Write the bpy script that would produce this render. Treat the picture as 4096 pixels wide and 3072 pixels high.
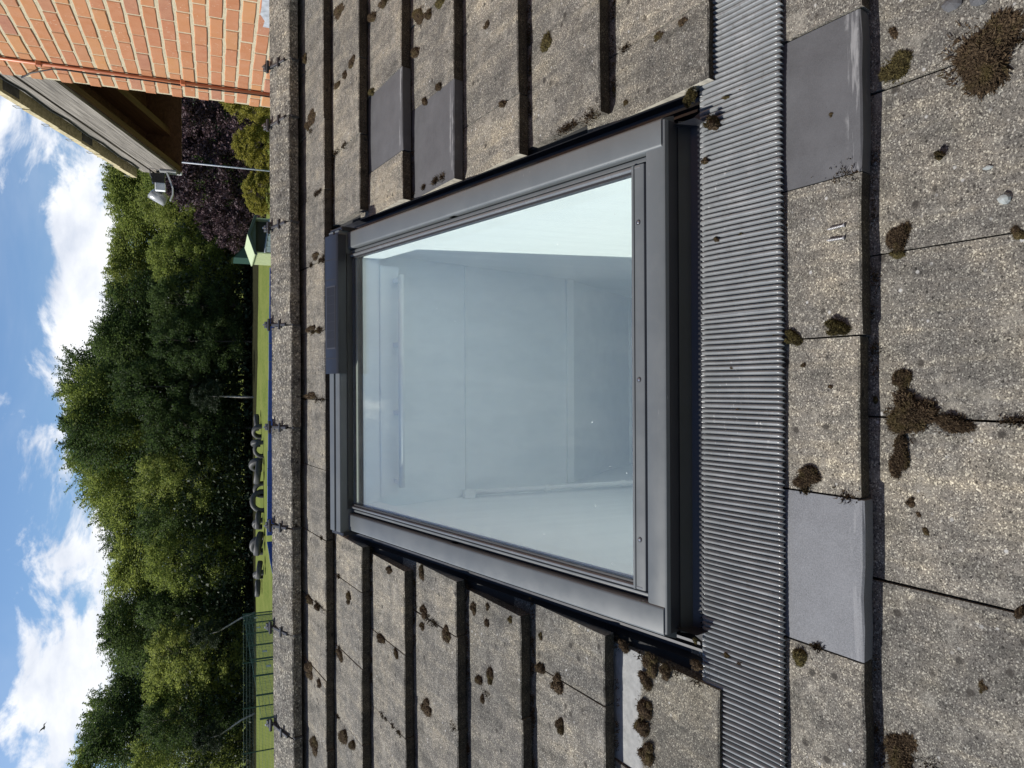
import bpy, math, random
import numpy as np
from mathutils import Vector, Matrix, noise
R = math.radians
scene = bpy.context.scene
for o in list(bpy.data.objects): bpy.data.objects.remove(o)
COL = scene.collection

# ------------------------------------------------------------------ camera
CAMZ = 3.4                       # eye height above the playing field
PITCH, ROLL = R(21.73), 0.005
cam_d = bpy.data.cameras.new('camera'); cam = bpy.data.objects.new('camera', cam_d); COL.objects.link(cam)
cam_d.sensor_fit = 'HORIZONTAL'; cam_d.sensor_width = 36.0; cam_d.lens = 36.0 * 2950 / 4096
cam_d.clip_start = 0.05; cam_d.clip_end = 3000
_r = Vector((1, 0, 0)); _u = Vector((0, math.sin(PITCH), math.cos(PITCH)))
right = _r * math.cos(ROLL) - _u * math.sin(ROLL); up = _u * math.cos(ROLL) + _r * math.sin(ROLL)
back = right.cross(up)
cm = Matrix.Identity(4)          # the photograph lies on its side: its top edge is the right-hand side of the place
cm.col[0][:3] = -up; cm.col[1][:3] = right; cm.col[2][:3] = back; cm.col[3][:3] = (0, 0, CAMZ)
cam.matrix_world = cm
scene.camera = cam

# ------------------------------------------------------------------ world, sun
SUNV = Vector((-0.8, 0.16, 1.08)).normalized()
SUN_EL = math.asin(SUNV.z); SUN_AZ = math.atan2(SUNV.x, SUNV.y)
world = bpy.data.worlds.new('World'); scene.world = world; world.use_nodes = True
wn = world.node_tree; wn.nodes.clear()
def WN(t, **kw):
    n = wn.nodes.new(t)
    for k, v in kw.items(): setattr(n, k, v)
    return n
def wl(a, b): wn.links.new(a, b)
def wmath(op, a, b=None, c=None, clamp=False):
    n = WN('ShaderNodeMath', operation=op); n.use_clamp = clamp
    for i, v in enumerate((a, b, c)):
        if v is None: continue
        if isinstance(v, (int, float)): n.inputs[i].default_value = v
        else: wl(v, n.inputs[i])
    return n.outputs[0]
sky = WN('ShaderNodeTexSky', sky_type='NISHITA'); sky.sun_disc = False
sky.sun_elevation = SUN_EL; sky.sun_rotation = SUN_AZ % (2 * math.pi); sky.altitude = 50; sky.dust_density = 0.6; sky.ozone_density = 2.0; sky.air_density = 1.0
tc = WN('ShaderNodeTexCoord')
sc = WN('ShaderNodeVectorMath', operation='MULTIPLY'); wl(tc.outputs['Generated'], sc.inputs[0]); sc.inputs[1].default_value = (1, 1, 1.9)
def wnoise(vec, scale, detail, rough, dist=0.0, off=(0, 0, 0)):
    a = WN('ShaderNodeVectorMath', operation='ADD'); wl(vec, a.inputs[0]); a.inputs[1].default_value = off
    n = WN('ShaderNodeTexNoise'); wl(a.outputs[0], n.inputs['Vector'])
    n.inputs['Scale'].default_value = scale; n.inputs['Detail'].default_value = detail
    n.inputs['Roughness'].default_value = rough; n.inputs['Distortion'].default_value = dist
    return n.outputs[0]
n1 = wnoise(sc.outputs[0], 8.0, 12, 0.62, 0.35, (3.1, 1.7, 0.4))
sepw = WN('ShaderNodeSeparateXYZ'); wl(tc.outputs['Generated'], sepw.inputs[0])
mr = WN('ShaderNodeMapRange'); wl(sepw.outputs[2], mr.inputs[0])     # heaped clouds crowd together towards the skyline
mr.inputs[1].default_value = 0.12; mr.inputs[2].default_value = 0.34; mr.inputs[3].default_value = 0.145; mr.inputs[4].default_value = -0.15
val = wmath('ADD', wmath('ADD', wmath('MULTIPLY', wmath('SUBTRACT', n1, 0.5), 1.45), 0.5), mr.outputs[0])
CLOUDS = [((0.286, 0.938, 0.205), 0.11, 0.16), ((0.168, 0.976, 0.138), 0.12, 0.14), ((0.084, 0.986, 0.136), 0.12, 0.15), ((-0.088, 0.98, 0.172), 0.10, 0.20),
          ((-0.193, 0.968, 0.150), 0.10, 0.16), ((-0.29, 0.944, 0.150), 0.13, 0.16), ((-0.36, 0.92, 0.165), 0.14, 0.16), ((0.02, 0.977, 0.21), 0.13, -0.13), ((0.16, 0.96, 0.205), 0.12, -0.16), ((-0.25, 0.95, 0.215), 0.08, -0.10)]
for d, rad, amp in CLOUDS:
    dn = WN('ShaderNodeVectorMath', operation='DISTANCE'); wl(sc.outputs[0], dn.inputs[0]); dn.inputs[1].default_value = (d[0], d[1], d[2] * 1.9)
    m2 = WN('ShaderNodeMapRange', interpolation_type='SMOOTHSTEP'); wl(dn.outputs[1], m2.inputs[0])
    m2.inputs[1].default_value = 0; m2.inputs[2].default_value = rad; m2.inputs[3].default_value = amp; m2.inputs[4].default_value = 0
    val = wmath('ADD', val, m2.outputs[0])
mk = WN('ShaderNodeMapRange', interpolation_type='SMOOTHSTEP'); wl(val, mk.inputs[0])
mk.inputs[1].default_value = 0.53; mk.inputs[2].default_value = 0.74; mk.inputs[3].default_value = 0; mk.inputs[4].default_value = 1
wisp = wnoise(sc.outputs[0], 3.0, 5, 0.6, 0.6, (7, 2, 1))
mw = WN('ShaderNodeMapRange', interpolation_type='SMOOTHSTEP'); wl(wisp, mw.inputs[0])
mw.inputs[1].default_value = 0.45; mw.inputs[2].default_value = 0.75; mw.inputs[3].default_value = 0.0; mw.inputs[4].default_value = 0.12
mask = wmath('MAXIMUM', mk.outputs[0], mw.outputs[0])
n2 = wnoise(sc.outputs[0], 11, 6, 0.55, 0.2, (3.2, 1.5, 0.1))
sh = WN('ShaderNodeValToRGB'); wl(n2, sh.inputs[0])
sh.color_ramp.elements[0].position = 0.32; sh.color_ramp.elements[0].color = (10.0, 10.8, 12.4, 1)
sh.color_ramp.elements[1].position = 0.62; sh.color_ramp.elements[1].color = (15.2, 15.4, 15.8, 1)
tint = WN('ShaderNodeVectorMath', operation='MULTIPLY'); wl(sky.outputs[0], tint.inputs[0]); tint.inputs[1].default_value = (1.20, 1.42, 1.68)
mixc = WN('ShaderNodeMix', data_type='RGBA'); wl(mask, mixc.inputs[0]); wl(tint.outputs[0], mixc.inputs[6]); wl(sh.outputs[0], mixc.inputs[7])
bg = WN('ShaderNodeBackground'); wl(mixc.outputs[2], bg.inputs[0]); bg.inputs[1].default_value = 0.054
wo = WN('ShaderNodeOutputWorld'); wl(bg.outputs[0], wo.inputs[0])

sun_d = bpy.data.lights.new('sun', 'SUN'); sun_d.energy = 5.0; sun_d.angle = R(0.53); sun_d.color = (1.0, 0.965, 0.90)
sun = bpy.data.objects.new('sun', sun_d); COL.objects.link(sun)
sun.rotation_euler = SUNV.to_track_quat('Z', 'Y').to_euler()
scene.view_settings.view_transform = 'Standard'; scene.view_settings.look = 'None'
scene.view_settings.gamma = 1.0; scene.view_settings.exposure = 0.42; scene.view_settings.use_curve_mapping = False
scene.render.engine = 'CYCLES'
scene.cycles.max_bounces = 14; scene.cycles.transparent_max_bounces = 16; scene.cycles.diffuse_bounces = 12

# ------------------------------------------------------------------ material kit
class NT:
    def __init__(s, name):
        s.m = bpy.data.materials.new(name); s.m.use_nodes = True; s.t = s.m.node_tree; s.t.nodes.clear()
        s.out = s.t.nodes.new('ShaderNodeOutputMaterial')
    def n(s, typ, ins=None, **kw):
        x = s.t.nodes.new(typ)
        for k, v in kw.items(): setattr(x, k, v)
        for k, v in (ins or {}).items():
            if hasattr(v, 'is_linked') or isinstance(v, bpy.types.NodeSocket): s.t.links.new(v, x.inputs[k])
            else: x.inputs[k].default_value = v
        return x
    def pos(s): return s.n('ShaderNodeNewGeometry').outputs['Position']
    def obj(s): return s.n('ShaderNodeTexCoord').outputs['Object']
    def rnd(s): return s.n('ShaderNodeObjectInfo').outputs['Random']
    def noise(s, vec, scale, detail=4, rough=0.55, dist=0.0):
        return s.n('ShaderNodeTexNoise', {'Vector': vec, 'Scale': scale, 'Detail': detail, 'Roughness': rough, 'Distortion': dist}).outputs[0]
    def vor(s, vec, scale, out=0, **kw):
        return s.n('ShaderNodeTexVoronoi', {'Vector': vec, 'Scale': scale}, **kw).outputs[out]
    def ramp(s, fac, stops):
        x = s.n('ShaderNodeValToRGB', {0: fac}); cr = x.color_ramp
        while len(cr.elements) < len(stops): cr.elements.new(0.5)
        for e, (p, c) in zip(cr.elements, stops):
            e.position = p; e.color = (c, c, c, 1) if isinstance(c, (int, float)) else (*c, 1)
        return x.outputs[0]
    def mix(s, f, a, b, blend='MIX'):
        def cv(c): return (*c, 1) if isinstance(c, tuple) and len(c) == 3 else c
        x = s.n('ShaderNodeMix', {0: f, 6: cv(a), 7: cv(b)}, data_type='RGBA', blend_type=blend)
        return x.outputs[2]
    def math(s, op, a, b=0.0):
        return s.n('ShaderNodeMath', {0: a, 1: b}, operation=op).outputs[0]
    def bump(s, h, strength, dist=0.002, normal=None):
        i = {'Height': h, 'Strength': strength, 'Distance': dist}
        if normal is not None: i['Normal'] = normal
        return s.n('ShaderNodeBump', i).outputs[0]
    def scale(s, vec, v):
        return s.n('ShaderNodeVectorMath', {0: vec, 1: v}, operation='MULTIPLY').outputs[0]
    def bsdf(s, color, rough=0.8, normal=None, metallic=0.0, spec=0.5, **kw):
        i = {'Base Color': (*color, 1) if isinstance(color, tuple) and len(color) == 3 else color, 'Roughness': rough, 'Metallic': metallic, 'Specular IOR Level': spec}
        if normal is not None: i['Normal'] = normal
        i.update(kw)
        b = s.n('ShaderNodeBsdfPrincipled', i)
        s.t.links.new(b.outputs[0], s.out.inputs[0]); return s.m
def plain(name, c, rough=0.6, metallic=0.0, var=0.12, scale=8, spec=0.5):
    k = NT(name); p = k.pos()
    f = k.noise(p, scale, 5)
    col = k.mix(k.ramp(f, [(0.3, 0.0), (0.7, 1.0)]), tuple(v * (1 - var) for v in c), tuple(min(1, v * (1 + var)) for v in c))
    return k.bsdf(col, rough, k.bump(k.noise(p, scale * 12, 3), 0.08), metallic, spec)

def concrete(name, tint=(1, 1, 1), dark=1.0, lichen=True, band=False, gs=1.1):
    k = NT(name); p = k.pos()
    big = k.noise(p, 5, 5, 0.6); mid = k.noise(p, 38, 4, 0.6)
    g = k.noise(p, 420 * gs, 4, 0.8); g2 = k.vor(p, 430 * gs, 1)
    base = k.ramp(g, [(0.28, (0.040, 0.038, 0.034)), (0.44, (0.118, 0.112, 0.101)), (0.56, (0.178, 0.169, 0.152)), (0.74, (0.38, 0.365, 0.33))])
    sepc = k.n('ShaderNodeSeparateColor', {0: g2}).outputs[0]
    base = k.mix(k.ramp(sepc, [(0.0, 0.0), (0.84, 0.0), (0.93, 0.8)]), base, (0.44, 0.43, 0.375))
    base = k.mix(k.ramp(sepc, [(0.10, 0.65), (0.24, 0.0)]), base, (0.022, 0.020, 0.018))
    dots = k.vor(p, 95 * gs, 0); dr = k.n('ShaderNodeSeparateColor', {0: k.vor(p, 95 * gs, 1)}).outputs[1]
    base = k.mix(k.math('MULTIPLY', k.ramp(dots, [(0.16, 1.0), (0.24, 0.0)]), k.ramp(dr, [(0.80, 0.0), (0.86, 0.8)])), base, (0.46, 0.45, 0.41))
    base = k.mix(k.math('MULTIPLY', k.ramp(dots, [(0.20, 1.0), (0.30, 0.0)]), k.ramp(dr, [(0.12, 0.8), (0.20, 0.0)])), base, (0.02, 0.018, 0.016))
    base = k.mix(1.0, base, k.ramp(k.noise(p, 24, 5, 0.7), [(0.30, (0.66, 0.66, 0.65)), (0.5, (0.93, 0.92, 0.90)), (0.70, (1.22, 1.18, 1.10))]), 'MULTIPLY')
    mott = k.ramp(big, [(0.28, (0.66, 0.66, 0.66)), (0.5, (0.95, 0.94, 0.92)), (0.72, (1.28, 1.22, 1.10))])
    col = k.mix(1.0, base, mott, 'MULTIPLY')
    run = k.noise(k.scale(p, (26, 3.2, 3.2)), 1.0, 6, 0.65, 0.4)
    col = k.mix(1.0, col, k.ramp(run, [(0.30, (0.62, 0.62, 0.60)), (0.5, (0.98, 0.97, 0.95)), (0.72, (1.32, 1.27, 1.14))]), 'MULTIPLY')
    patch = k.math('MULTIPLY', k.ramp(k.noise(p, 13, 6, 0.7), [(0.56, 0.0), (0.66, 0.7)]), k.ramp(g, [(0.35, 0.2), (0.6, 1.0)]))
    col = k.mix(patch, col, (0.27, 0.25, 0.205))
    tile = k.ramp(k.rnd(), [(0.0, (0.80, 0.80, 0.80)), (0.5, (1.0, 0.99, 0.98)), (1.0, (1.18, 1.15, 1.10))])
    col = k.mix(1.0, col, tile, 'MULTIPLY')
    if lichen:
        v = k.vor(p, 34, 0); v2 = k.noise(p, 9, 3)
        spots = k.math('MULTIPLY', k.ramp(k.math('ADD', v, k.math('MULTIPLY', mid, 0.12)), [(0.14, 1.0), (0.19, 0.0)]), k.ramp(v2, [(0.48, 0.0), (0.58, 0.9)]))
        col = k.mix(spots, col, (0.36, 0.35, 0.32))
        dv = k.vor(k.scale(p, (1.0, 1.0, 1.3)), 21 if gs > .6 else 40, 0)
        ds = k.math('MULTIPLY', k.ramp(k.math('ADD', dv, k.math('MULTIPLY', mid, 0.16)), [(0.20, 0.85), (0.27, 0.0)]), k.ramp(k.noise(p, 7, 2), [(0.44, 0.0), (0.54, 1.0)]))
        col = k.mix(ds, col, (0.030, 0.026, 0.021))
    if band:
        sp = k.n('ShaderNodeSeparateXYZ', {0: k.obj()}).outputs[1]
        wav = k.math('ADD', sp, k.math('MULTIPLY', k.noise(p, 14, 5), 0.06))
        col = k.mix(k.ramp(wav, [(0.262, 0.0), (0.276, 1.0)]), col, k.mix(k.noise(p, 60, 4), (0.15, 0.155, 0.155), (0.34, 0.34, 0.33)))
    col = k.mix(1.0, col, tuple(t * dark for t in tint), 'MULTIPLY')
    hgt = k.math('ADD', g, k.math('MULTIPLY', sepc, 0.4))
    nrm = k.bump(hgt, 0.55, 0.0022, k.bump(mid, 0.35, 0.004))
    return k.bsdf(col, 0.92, nrm, spec=0.25)
M = {}
M['tile'] = concrete('weathered_concrete_tile', (0.965, 0.985, 1.04))
M['tile_edge'] = concrete('algae_and_shade_tile_edge', (0.60, 0.58, 0.56), 0.5)  # algae black, with the shade of the front faces also put into the colour
M['tile_band'] = concrete('weathered_tile_with_clean_strip', band=True)
M['ridge'] = concrete('weathered_ridge_concrete', (0.95, 0.97, 1.02), 1.0, gs=0.42)
M['cut'] = plain('fresh_cut_concrete', (0.34, 0.32, 0.27), 0.9, var=0.3, scale=60)
def newtile(name, c, grain, scuff):
    k = NT(name); p = k.pos(); o = k.obj()
    col = k.mix(k.ramp(k.noise(p, 9, 7, 0.7), [(0.3, 0.0), (0.7, 1.0)]), tuple(v * 0.78 for v in c), tuple(v * 1.28 for v in c))
    g = k.noise(p, 420, 3, 0.7)
    col = k.mix(k.ramp(g, [(0.35, 0.0), (0.75, grain)]), col, tuple(min(1, v * 2.1) for v in c))
    pits = k.math('MULTIPLY', k.ramp(k.vor(p, 120, 0), [(0.05, 1.0), (0.12, 0.0)]), k.ramp(k.noise(p, 30, 2), [(0.56, 0), (0.62, 0.9)]))
    col = k.mix(pits, col, (0.02, 0.02, 0.02))
    y = k.n('ShaderNodeSeparateXYZ', {0: o}).outputs[1]
    edge = k.math('MULTIPLY', k.ramp(k.math('ADD', y, k.math('MULTIPLY', k.noise(p, 40, 4), 0.03)), [(0.018, 0.0), (0.024, 1.0), (0.034, 1.0), (0.044, 0.0)]), k.ramp(k.noise(k.scale(p, (9, 90, 90)), 1.0, 4), [(0.50, 0.0), (0.60, scuff)]))
    col = k.mix(edge, col, (0.45, 0.45, 0.45))
    return k.bsdf(col, 0.72, k.bump(g, 0.25, 0.001), spec=0.35)
M['new_dark'] = newtile('new_dark_grey_tile', (0.056, 0.057, 0.061), 0.30, 0.28)
M['new_light'] = newtile('new_pale_grey_tile', (0.088, 0.091, 0.098), 0.80, 0.1)
def moss_mat(name, a, b, c):
    k = NT(name); p = k.pos()
    col = k.ramp(k.noise(p, 260, 3, 0.7), [(0.32, a), (0.5, b), (0.68, c)])
    col = k.mix(k.ramp(k.noise(p, 30, 3), [(0.50, 0.0), (0.68, 0.5)]), col, (0.060, 0.050, 0.016))
    return k.bsdf(col, 0.95, spec=0.1)
M['moss_b'] = moss_mat('brown_moss', (0.013, 0.009, 0.005), (0.034, 0.023, 0.014), (0.105, 0.075, 0.044))
M['moss_o'] = moss_mat('olive_moss', (0.013, 0.011, 0.005), (0.036, 0.029, 0.012), (0.125, 0.102, 0.042))
def paint(name, c, rough):
    k = NT(name); p = k.pos()
    dust = k.noise(p, 11, 6, 0.65); fine = k.noise(p, 160, 3)
    col = k.mix(k.ramp(dust, [(0.42, 0.0), (0.75, 0.55)]), c, tuple(min(1, v * 1.14 + 0.004) for v in c))
    scr = k.math('MULTIPLY', k.ramp(k.noise(k.scale(p, (22, 160, 160)), 1.0, 3, 0.6), [(0.70, 0.0), (0.74, 0.5)]), k.ramp(k.noise(p, 4, 2), [(0.55, 0.0), (0.65, 1.0)]))
    col = k.mix(scr, col, (0.33, 0.33, 0.34))
    rr = k.ramp(dust, [(0.3, rough - 0.06), (0.7, rough + 0.10)])
    return k.bsdf(col, rr, k.bump(fine, 0.05, 0.0006), spec=0.5)
M['cover'] = paint('grey_painted_aluminium', (0.081, 0.089, 0.093), 0.40)
M['cover_shiny'] = paint('polished_grey_aluminium', (0.100, 0.106, 0.112), 0.22)
M['frame_shade'] = paint('shade_darkened_grey_paint', (0.013, 0.014, 0.018), 0.40)  # the grey frame paint again, with shade put into its colour
M['black'] = plain('black_rubber', (0.012, 0.012, 0.014), 0.55)
M['plastic'] = plain('grey_black_plastic', (0.034, 0.034, 0.037), 0.42)
M['spacer'] = plain('dull_spacer_bar', (0.30, 0.30, 0.27), 0.5)
M['solar_case'] = plain('black_blue_casing', (0.012, 0.013, 0.017), 0.38)
M['solar_cell'] = plain('solar_cell_blue', (0.003, 0.003, 0.005), 0.5)
M['steel'] = plain('bright_steel', (0.55, 0.54, 0.52), 0.3, 1.0)
M['white_paint'] = plain('white_interior_paint', (0.86, 0.87, 0.86), 0.55, var=0.04)
def flashing_mat():
    k = NT('pleated_grey_flashing'); p = k.pos()
    d = k.noise(p, 16, 6, 0.65); s = k.noise(k.scale(p, (30, 140, 140)), 1.0, 4)
    col = k.mix(k.ramp(d, [(0.4, 0.0), (0.75, 0.7)]), (0.135, 0.143, 0.147), (0.19, 0.195, 0.198))
    chalk = k.math('MULTIPLY', k.ramp(s, [(0.64, 0.0), (0.72, 0.5)]), k.ramp(k.noise(p, 5, 3), [(0.54, 0.0), (0.66, 1.0)]))
    col = k.mix(chalk, col, (0.62, 0.62, 0.60))
    grit = k.math('MULTIPLY', k.ramp(k.noise(p, 70, 5, 0.7), [(0.56, 0.0), (0.66, 0.4)]), k.ramp(k.noise(p, 3.2, 4), [(0.42, 0.15), (0.62, 1.0)]))
    col = k.mix(grit, col, (0.045, 0.038, 0.030))
    return k.bsdf(col, k.ramp(d, [(0.3, 0.19), (0.7, 0.32)]), k.bump(k.noise(p, 190, 3), 0.06, 0.0008), spec=0.6)
M['flash'] = flashing_mat()
def glass_mat():
    k = NT('window_glass'); p = k.pos()
    fc = k.n('ShaderNodeLayerWeight', {'Blend': 0.5}).outputs['Facing']
    fr = k.math('ADD', k.math('MULTIPLY', k.math('POWER', fc, 5.0), 0.89), 0.11)
    tr = k.n('ShaderNodeBsdfTransparent', {0: (0.948, 0.982, 0.972, 1)}).outputs[0]
    gl = k.n('ShaderNodeBsdfGlossy', {'Color': (1, 1, 1, 1), 'Roughness': 0.0}).outputs[0]
    m1 = k.n('ShaderNodeMixShader', {0: fr, 1: tr, 2: gl}).outputs[0]
    film = k.math('ADD', k.math('MULTIPLY', k.ramp(k.noise(k.scale(p, (30, 3.0, 3.0)), 1.0, 6, 0.65), [(0.42, 0.0), (0.8, 1.0)]), 0.014), 0.006)
    v = k.vor(p, 26, 0); speck = k.math('MULTIPLY', k.ramp(v, [(0.030, 0.9), (0.05, 0.0)]), k.ramp(k.noise(p, 11, 2), [(0.56, 0.0), (0.58, 1.0)]))
    df = k.n('ShaderNodeBsdfDiffuse', {0: (0.72, 0.73, 0.72, 1)}).outputs[0]
    m2 = k.n('ShaderNodeMixShader', {0: k.math('MAXIMUM', film, speck), 1: m1, 2: df}).outputs[0]
    k.t.links.new(m2, k.out.inputs[0]); return k.m
M['glass'] = glass_mat()
def wall_paint():
    k = NT('white_room_paint'); p = k.pos()
    streak = k.noise(k.scale(p, (16, 16, 1.6)), 1.0, 6, 0.65)
    col = k.mix(k.ramp(streak, [(0.42, 0.0), (0.75, 0.30)]), (0.875, 0.89, 0.89), (0.64, 0.67, 0.67))
    return k.bsdf(col, 0.7, k.bump(k.noise(p, 60, 3), 0.03, 0.001), spec=0.3)
M['room'] = wall_paint()
def brick_mat():
    k = NT('red_brick'); p = k.pos(); r = k.rnd()
    base = k.ramp(r, [(0.0, (0.33, 0.130, 0.060)), (0.25, (0.40, 0.178, 0.078)), (0.5, (0.35, 0.140, 0.072)), (0.75, (0.42, 0.205, 0.082)), (1.0, (0.29, 0.125, 0.085))])
    col = k.mix(k.ramp(k.noise(p, 17, 5, 0.65), [(0.3, 0.0), (0.75, 0.6)]), base, (0.43, 0.225, 0.135))
    sp = k.noise(k.scale(p, (1, 1, 0.55)), 190, 4, 0.7)
    col = k.mix(k.ramp(sp, [(0.27, 0.8), (0.38, 0.0)]), col, (0.10, 0.045, 0.03))
    col = k.mix(k.math('MULTIPLY', k.ramp(k.noise(p, 75, 3), [(0.62, 0.0), (0.72, 0.5)]), k.ramp(k.noise(p, 6, 2), [(0.5, 0), (0.62, 1)])), col, (0.66, 0.58, 0.47))
    return k.bsdf(col, 0.9, k.bump(sp, 0.5, 0.003), spec=0.2)
M['brick'] = brick_mat()
k = NT('cream_mortar'); p = k.pos()
M['mortar'] = k.bsdf(k.mix(k.noise(p, 55, 4, 0.7), (0.34, 0.285, 0.185), (0.58, 0.52, 0.38)), 0.95, k.bump(k.noise(p, 110, 4, 0.7), 0.7, 0.006), spec=0.1)
def wood(name, a, b, c, axis_scale, rough=0.85):
    k = NT(name); o = k.obj()
    g = k.noise(k.scale(o, axis_scale), 1.0, 6, 0.65, 0.6)
    col = k.ramp(g, [(0.30, a), (0.5, b), (0.70, c)])
    return k.bsdf(col, rough, k.bump(g, 0.5, 0.004), spec=0.2)
M['grey_wood'] = wood('weathered_grey_wood', (0.05, 0.045, 0.039), (0.20, 0.18, 0.157), (0.38, 0.345, 0.30), (60, 2.2, 95))
M['brown_wood'] = wood('brown_stained_timber', (0.055, 0.026, 0.014), (0.10, 0.048, 0.026), (0.15, 0.075, 0.042), (40, 2.5, 60), 0.6)
M['verge'] = plain('cream_mortared_verge', (0.46, 0.39, 0.24), 0.95, var=0.35, scale=40)
M['slate'] = plain('grey_roof_concrete', (0.11, 0.105, 0.10), 0.9, var=0.4, scale=30)
M['terracotta'] = plain('terracotta_plastic', (0.46, 0.155, 0.07), 0.4)
M['lead'] = plain('lead_sheet', (0.36, 0.38, 0.41), 0.45, var=0.3, scale=30)
M['lamp'] = plain('light_grey_enamel', (0.30, 0.30, 0.30), 0.3)
M['lamp_glass'] = plain('white_diffuser', (0.60, 0.61, 0.61), 0.2)
def grass_mat():
    k = NT('mown_grass'); p = k.pos()
    a = k.noise(k.scale(p, (1, 0.4, 1)), 0.35, 8, 0.7); b = k.noise(k.scale(p, (1, 0.25, 1)), 5, 5, 0.75)
    col = k.mix(k.ramp(a, [(0.3, 0.0), (0.7, 1.0)]), (0.060, 0.095, 0.020), (0.135, 0.155, 0.045))
    col = k.mix(k.ramp(b, [(0.35, 0.0), (0.7, 0.7)]), col, (0.165, 0.170, 0.055))
    return k.bsdf(col, 0.95, k.bump(b, 0.5, 0.05), spec=0.0)
M['grass'] = grass_mat()
M['litter'] = plain('leaf_litter', (0.022, 0.022, 0.012), 1.0, var=0.5, scale=3, spec=0.0)  # ground colour darkened to stand for tree shade on the grass
def leaf_mat(name, a, b, c, trans=0.55):
    k = NT(name); p = k.pos()
    f = k.noise(p, 2.6, 4, 0.75)
    col = k.ramp(f, [(0.30, a), (0.5, b), (0.70, c)])
    col = k.mix(0.35, col, k.mix(k.rnd(), a, c))
    d = k.n('ShaderNodeBsdfPrincipled', {'Base Color': col, 'Roughness': 0.6, 'Specular IOR Level': 0.25}).outputs[0]
    t = k.n('ShaderNodeBsdfTranslucent', {0: col}).outputs[0]
    k.t.links.new(k.n('ShaderNodeMixShader', {0: trans, 1: d, 2: t}).outputs[0], k.out.inputs[0]); return k.m
M['leaf_dark'] = leaf_mat('dark_green_leaves', (0.026, 0.046, 0.015), (0.056, 0.092, 0.026), (0.125, 0.170, 0.046))
M['leaf_mid'] = leaf_mat('green_leaves', (0.075, 0.112, 0.024), (0.175, 0.225, 0.050), (0.34, 0.37, 0.085))
M['leaf_lime'] = leaf_mat('yellow_green_leaves', (0.090, 0.130, 0.028), (0.21, 0.255, 0.060), (0.40, 0.41, 0.105))
M['leaf_purple'] = leaf_mat('purple_leaves', (0.018, 0.011, 0.014), (0.052, 0.030, 0.036), (0.22, 0.135, 0.14), 0.2)  # pale end of the ramp paints pinkish highlights into the leaves
M['leaf_yellow'] = leaf_mat('golden_green_leaves', (0.12, 0.125, 0.020), (0.24, 0.225, 0.040), (0.40, 0.34, 0.07))
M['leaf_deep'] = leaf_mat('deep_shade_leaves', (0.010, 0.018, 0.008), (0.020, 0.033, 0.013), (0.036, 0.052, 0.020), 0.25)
M['bark'] = plain('dark_bark', (0.06, 0.05, 0.04), 0.95, var=0.4)
M['birch'] = plain('pale_birch_bark', (0.34, 0.31, 0.27), 0.9, var=0.5, scale=5)
M['tyre'] = plain('worn_tyre_rubber', (0.034, 0.033, 0.031), 0.62, var=0.3, scale=5)
M['blue'] = plain('blue_painted_board', (0.012, 0.045, 0.24), 0.5)
M['green_steel'] = plain('green_coated_steel', (0.012, 0.050, 0.036), 0.5)
M['shed_green'] = plain('pale_green_cladding', (0.42, 0.47, 0.27), 0.7)
M['shed_roof'] = plain('pale_green_roof_felt', (0.34, 0.40, 0.24), 0.85)
M['shed_trim'] = plain('dark_green_trim', (0.035, 0.055, 0.045), 0.7)
M['shed_dark'] = plain('dark_shed_interior', (0.05, 0.055, 0.045), 0.9)
M['white_board'] = plain('white_board', (0.74, 0.75, 0.76), 0.6)
M['teal'] = plain('teal_profiled_sheet', (0.010, 0.045, 0.034), 0.6)
M['plaster'] = plain('rendered_wall', (0.45, 0.42, 0.38), 0.9)
M['felt'] = plain('black_roofing_felt', (0.02, 0.02, 0.02), 0.95)

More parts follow.
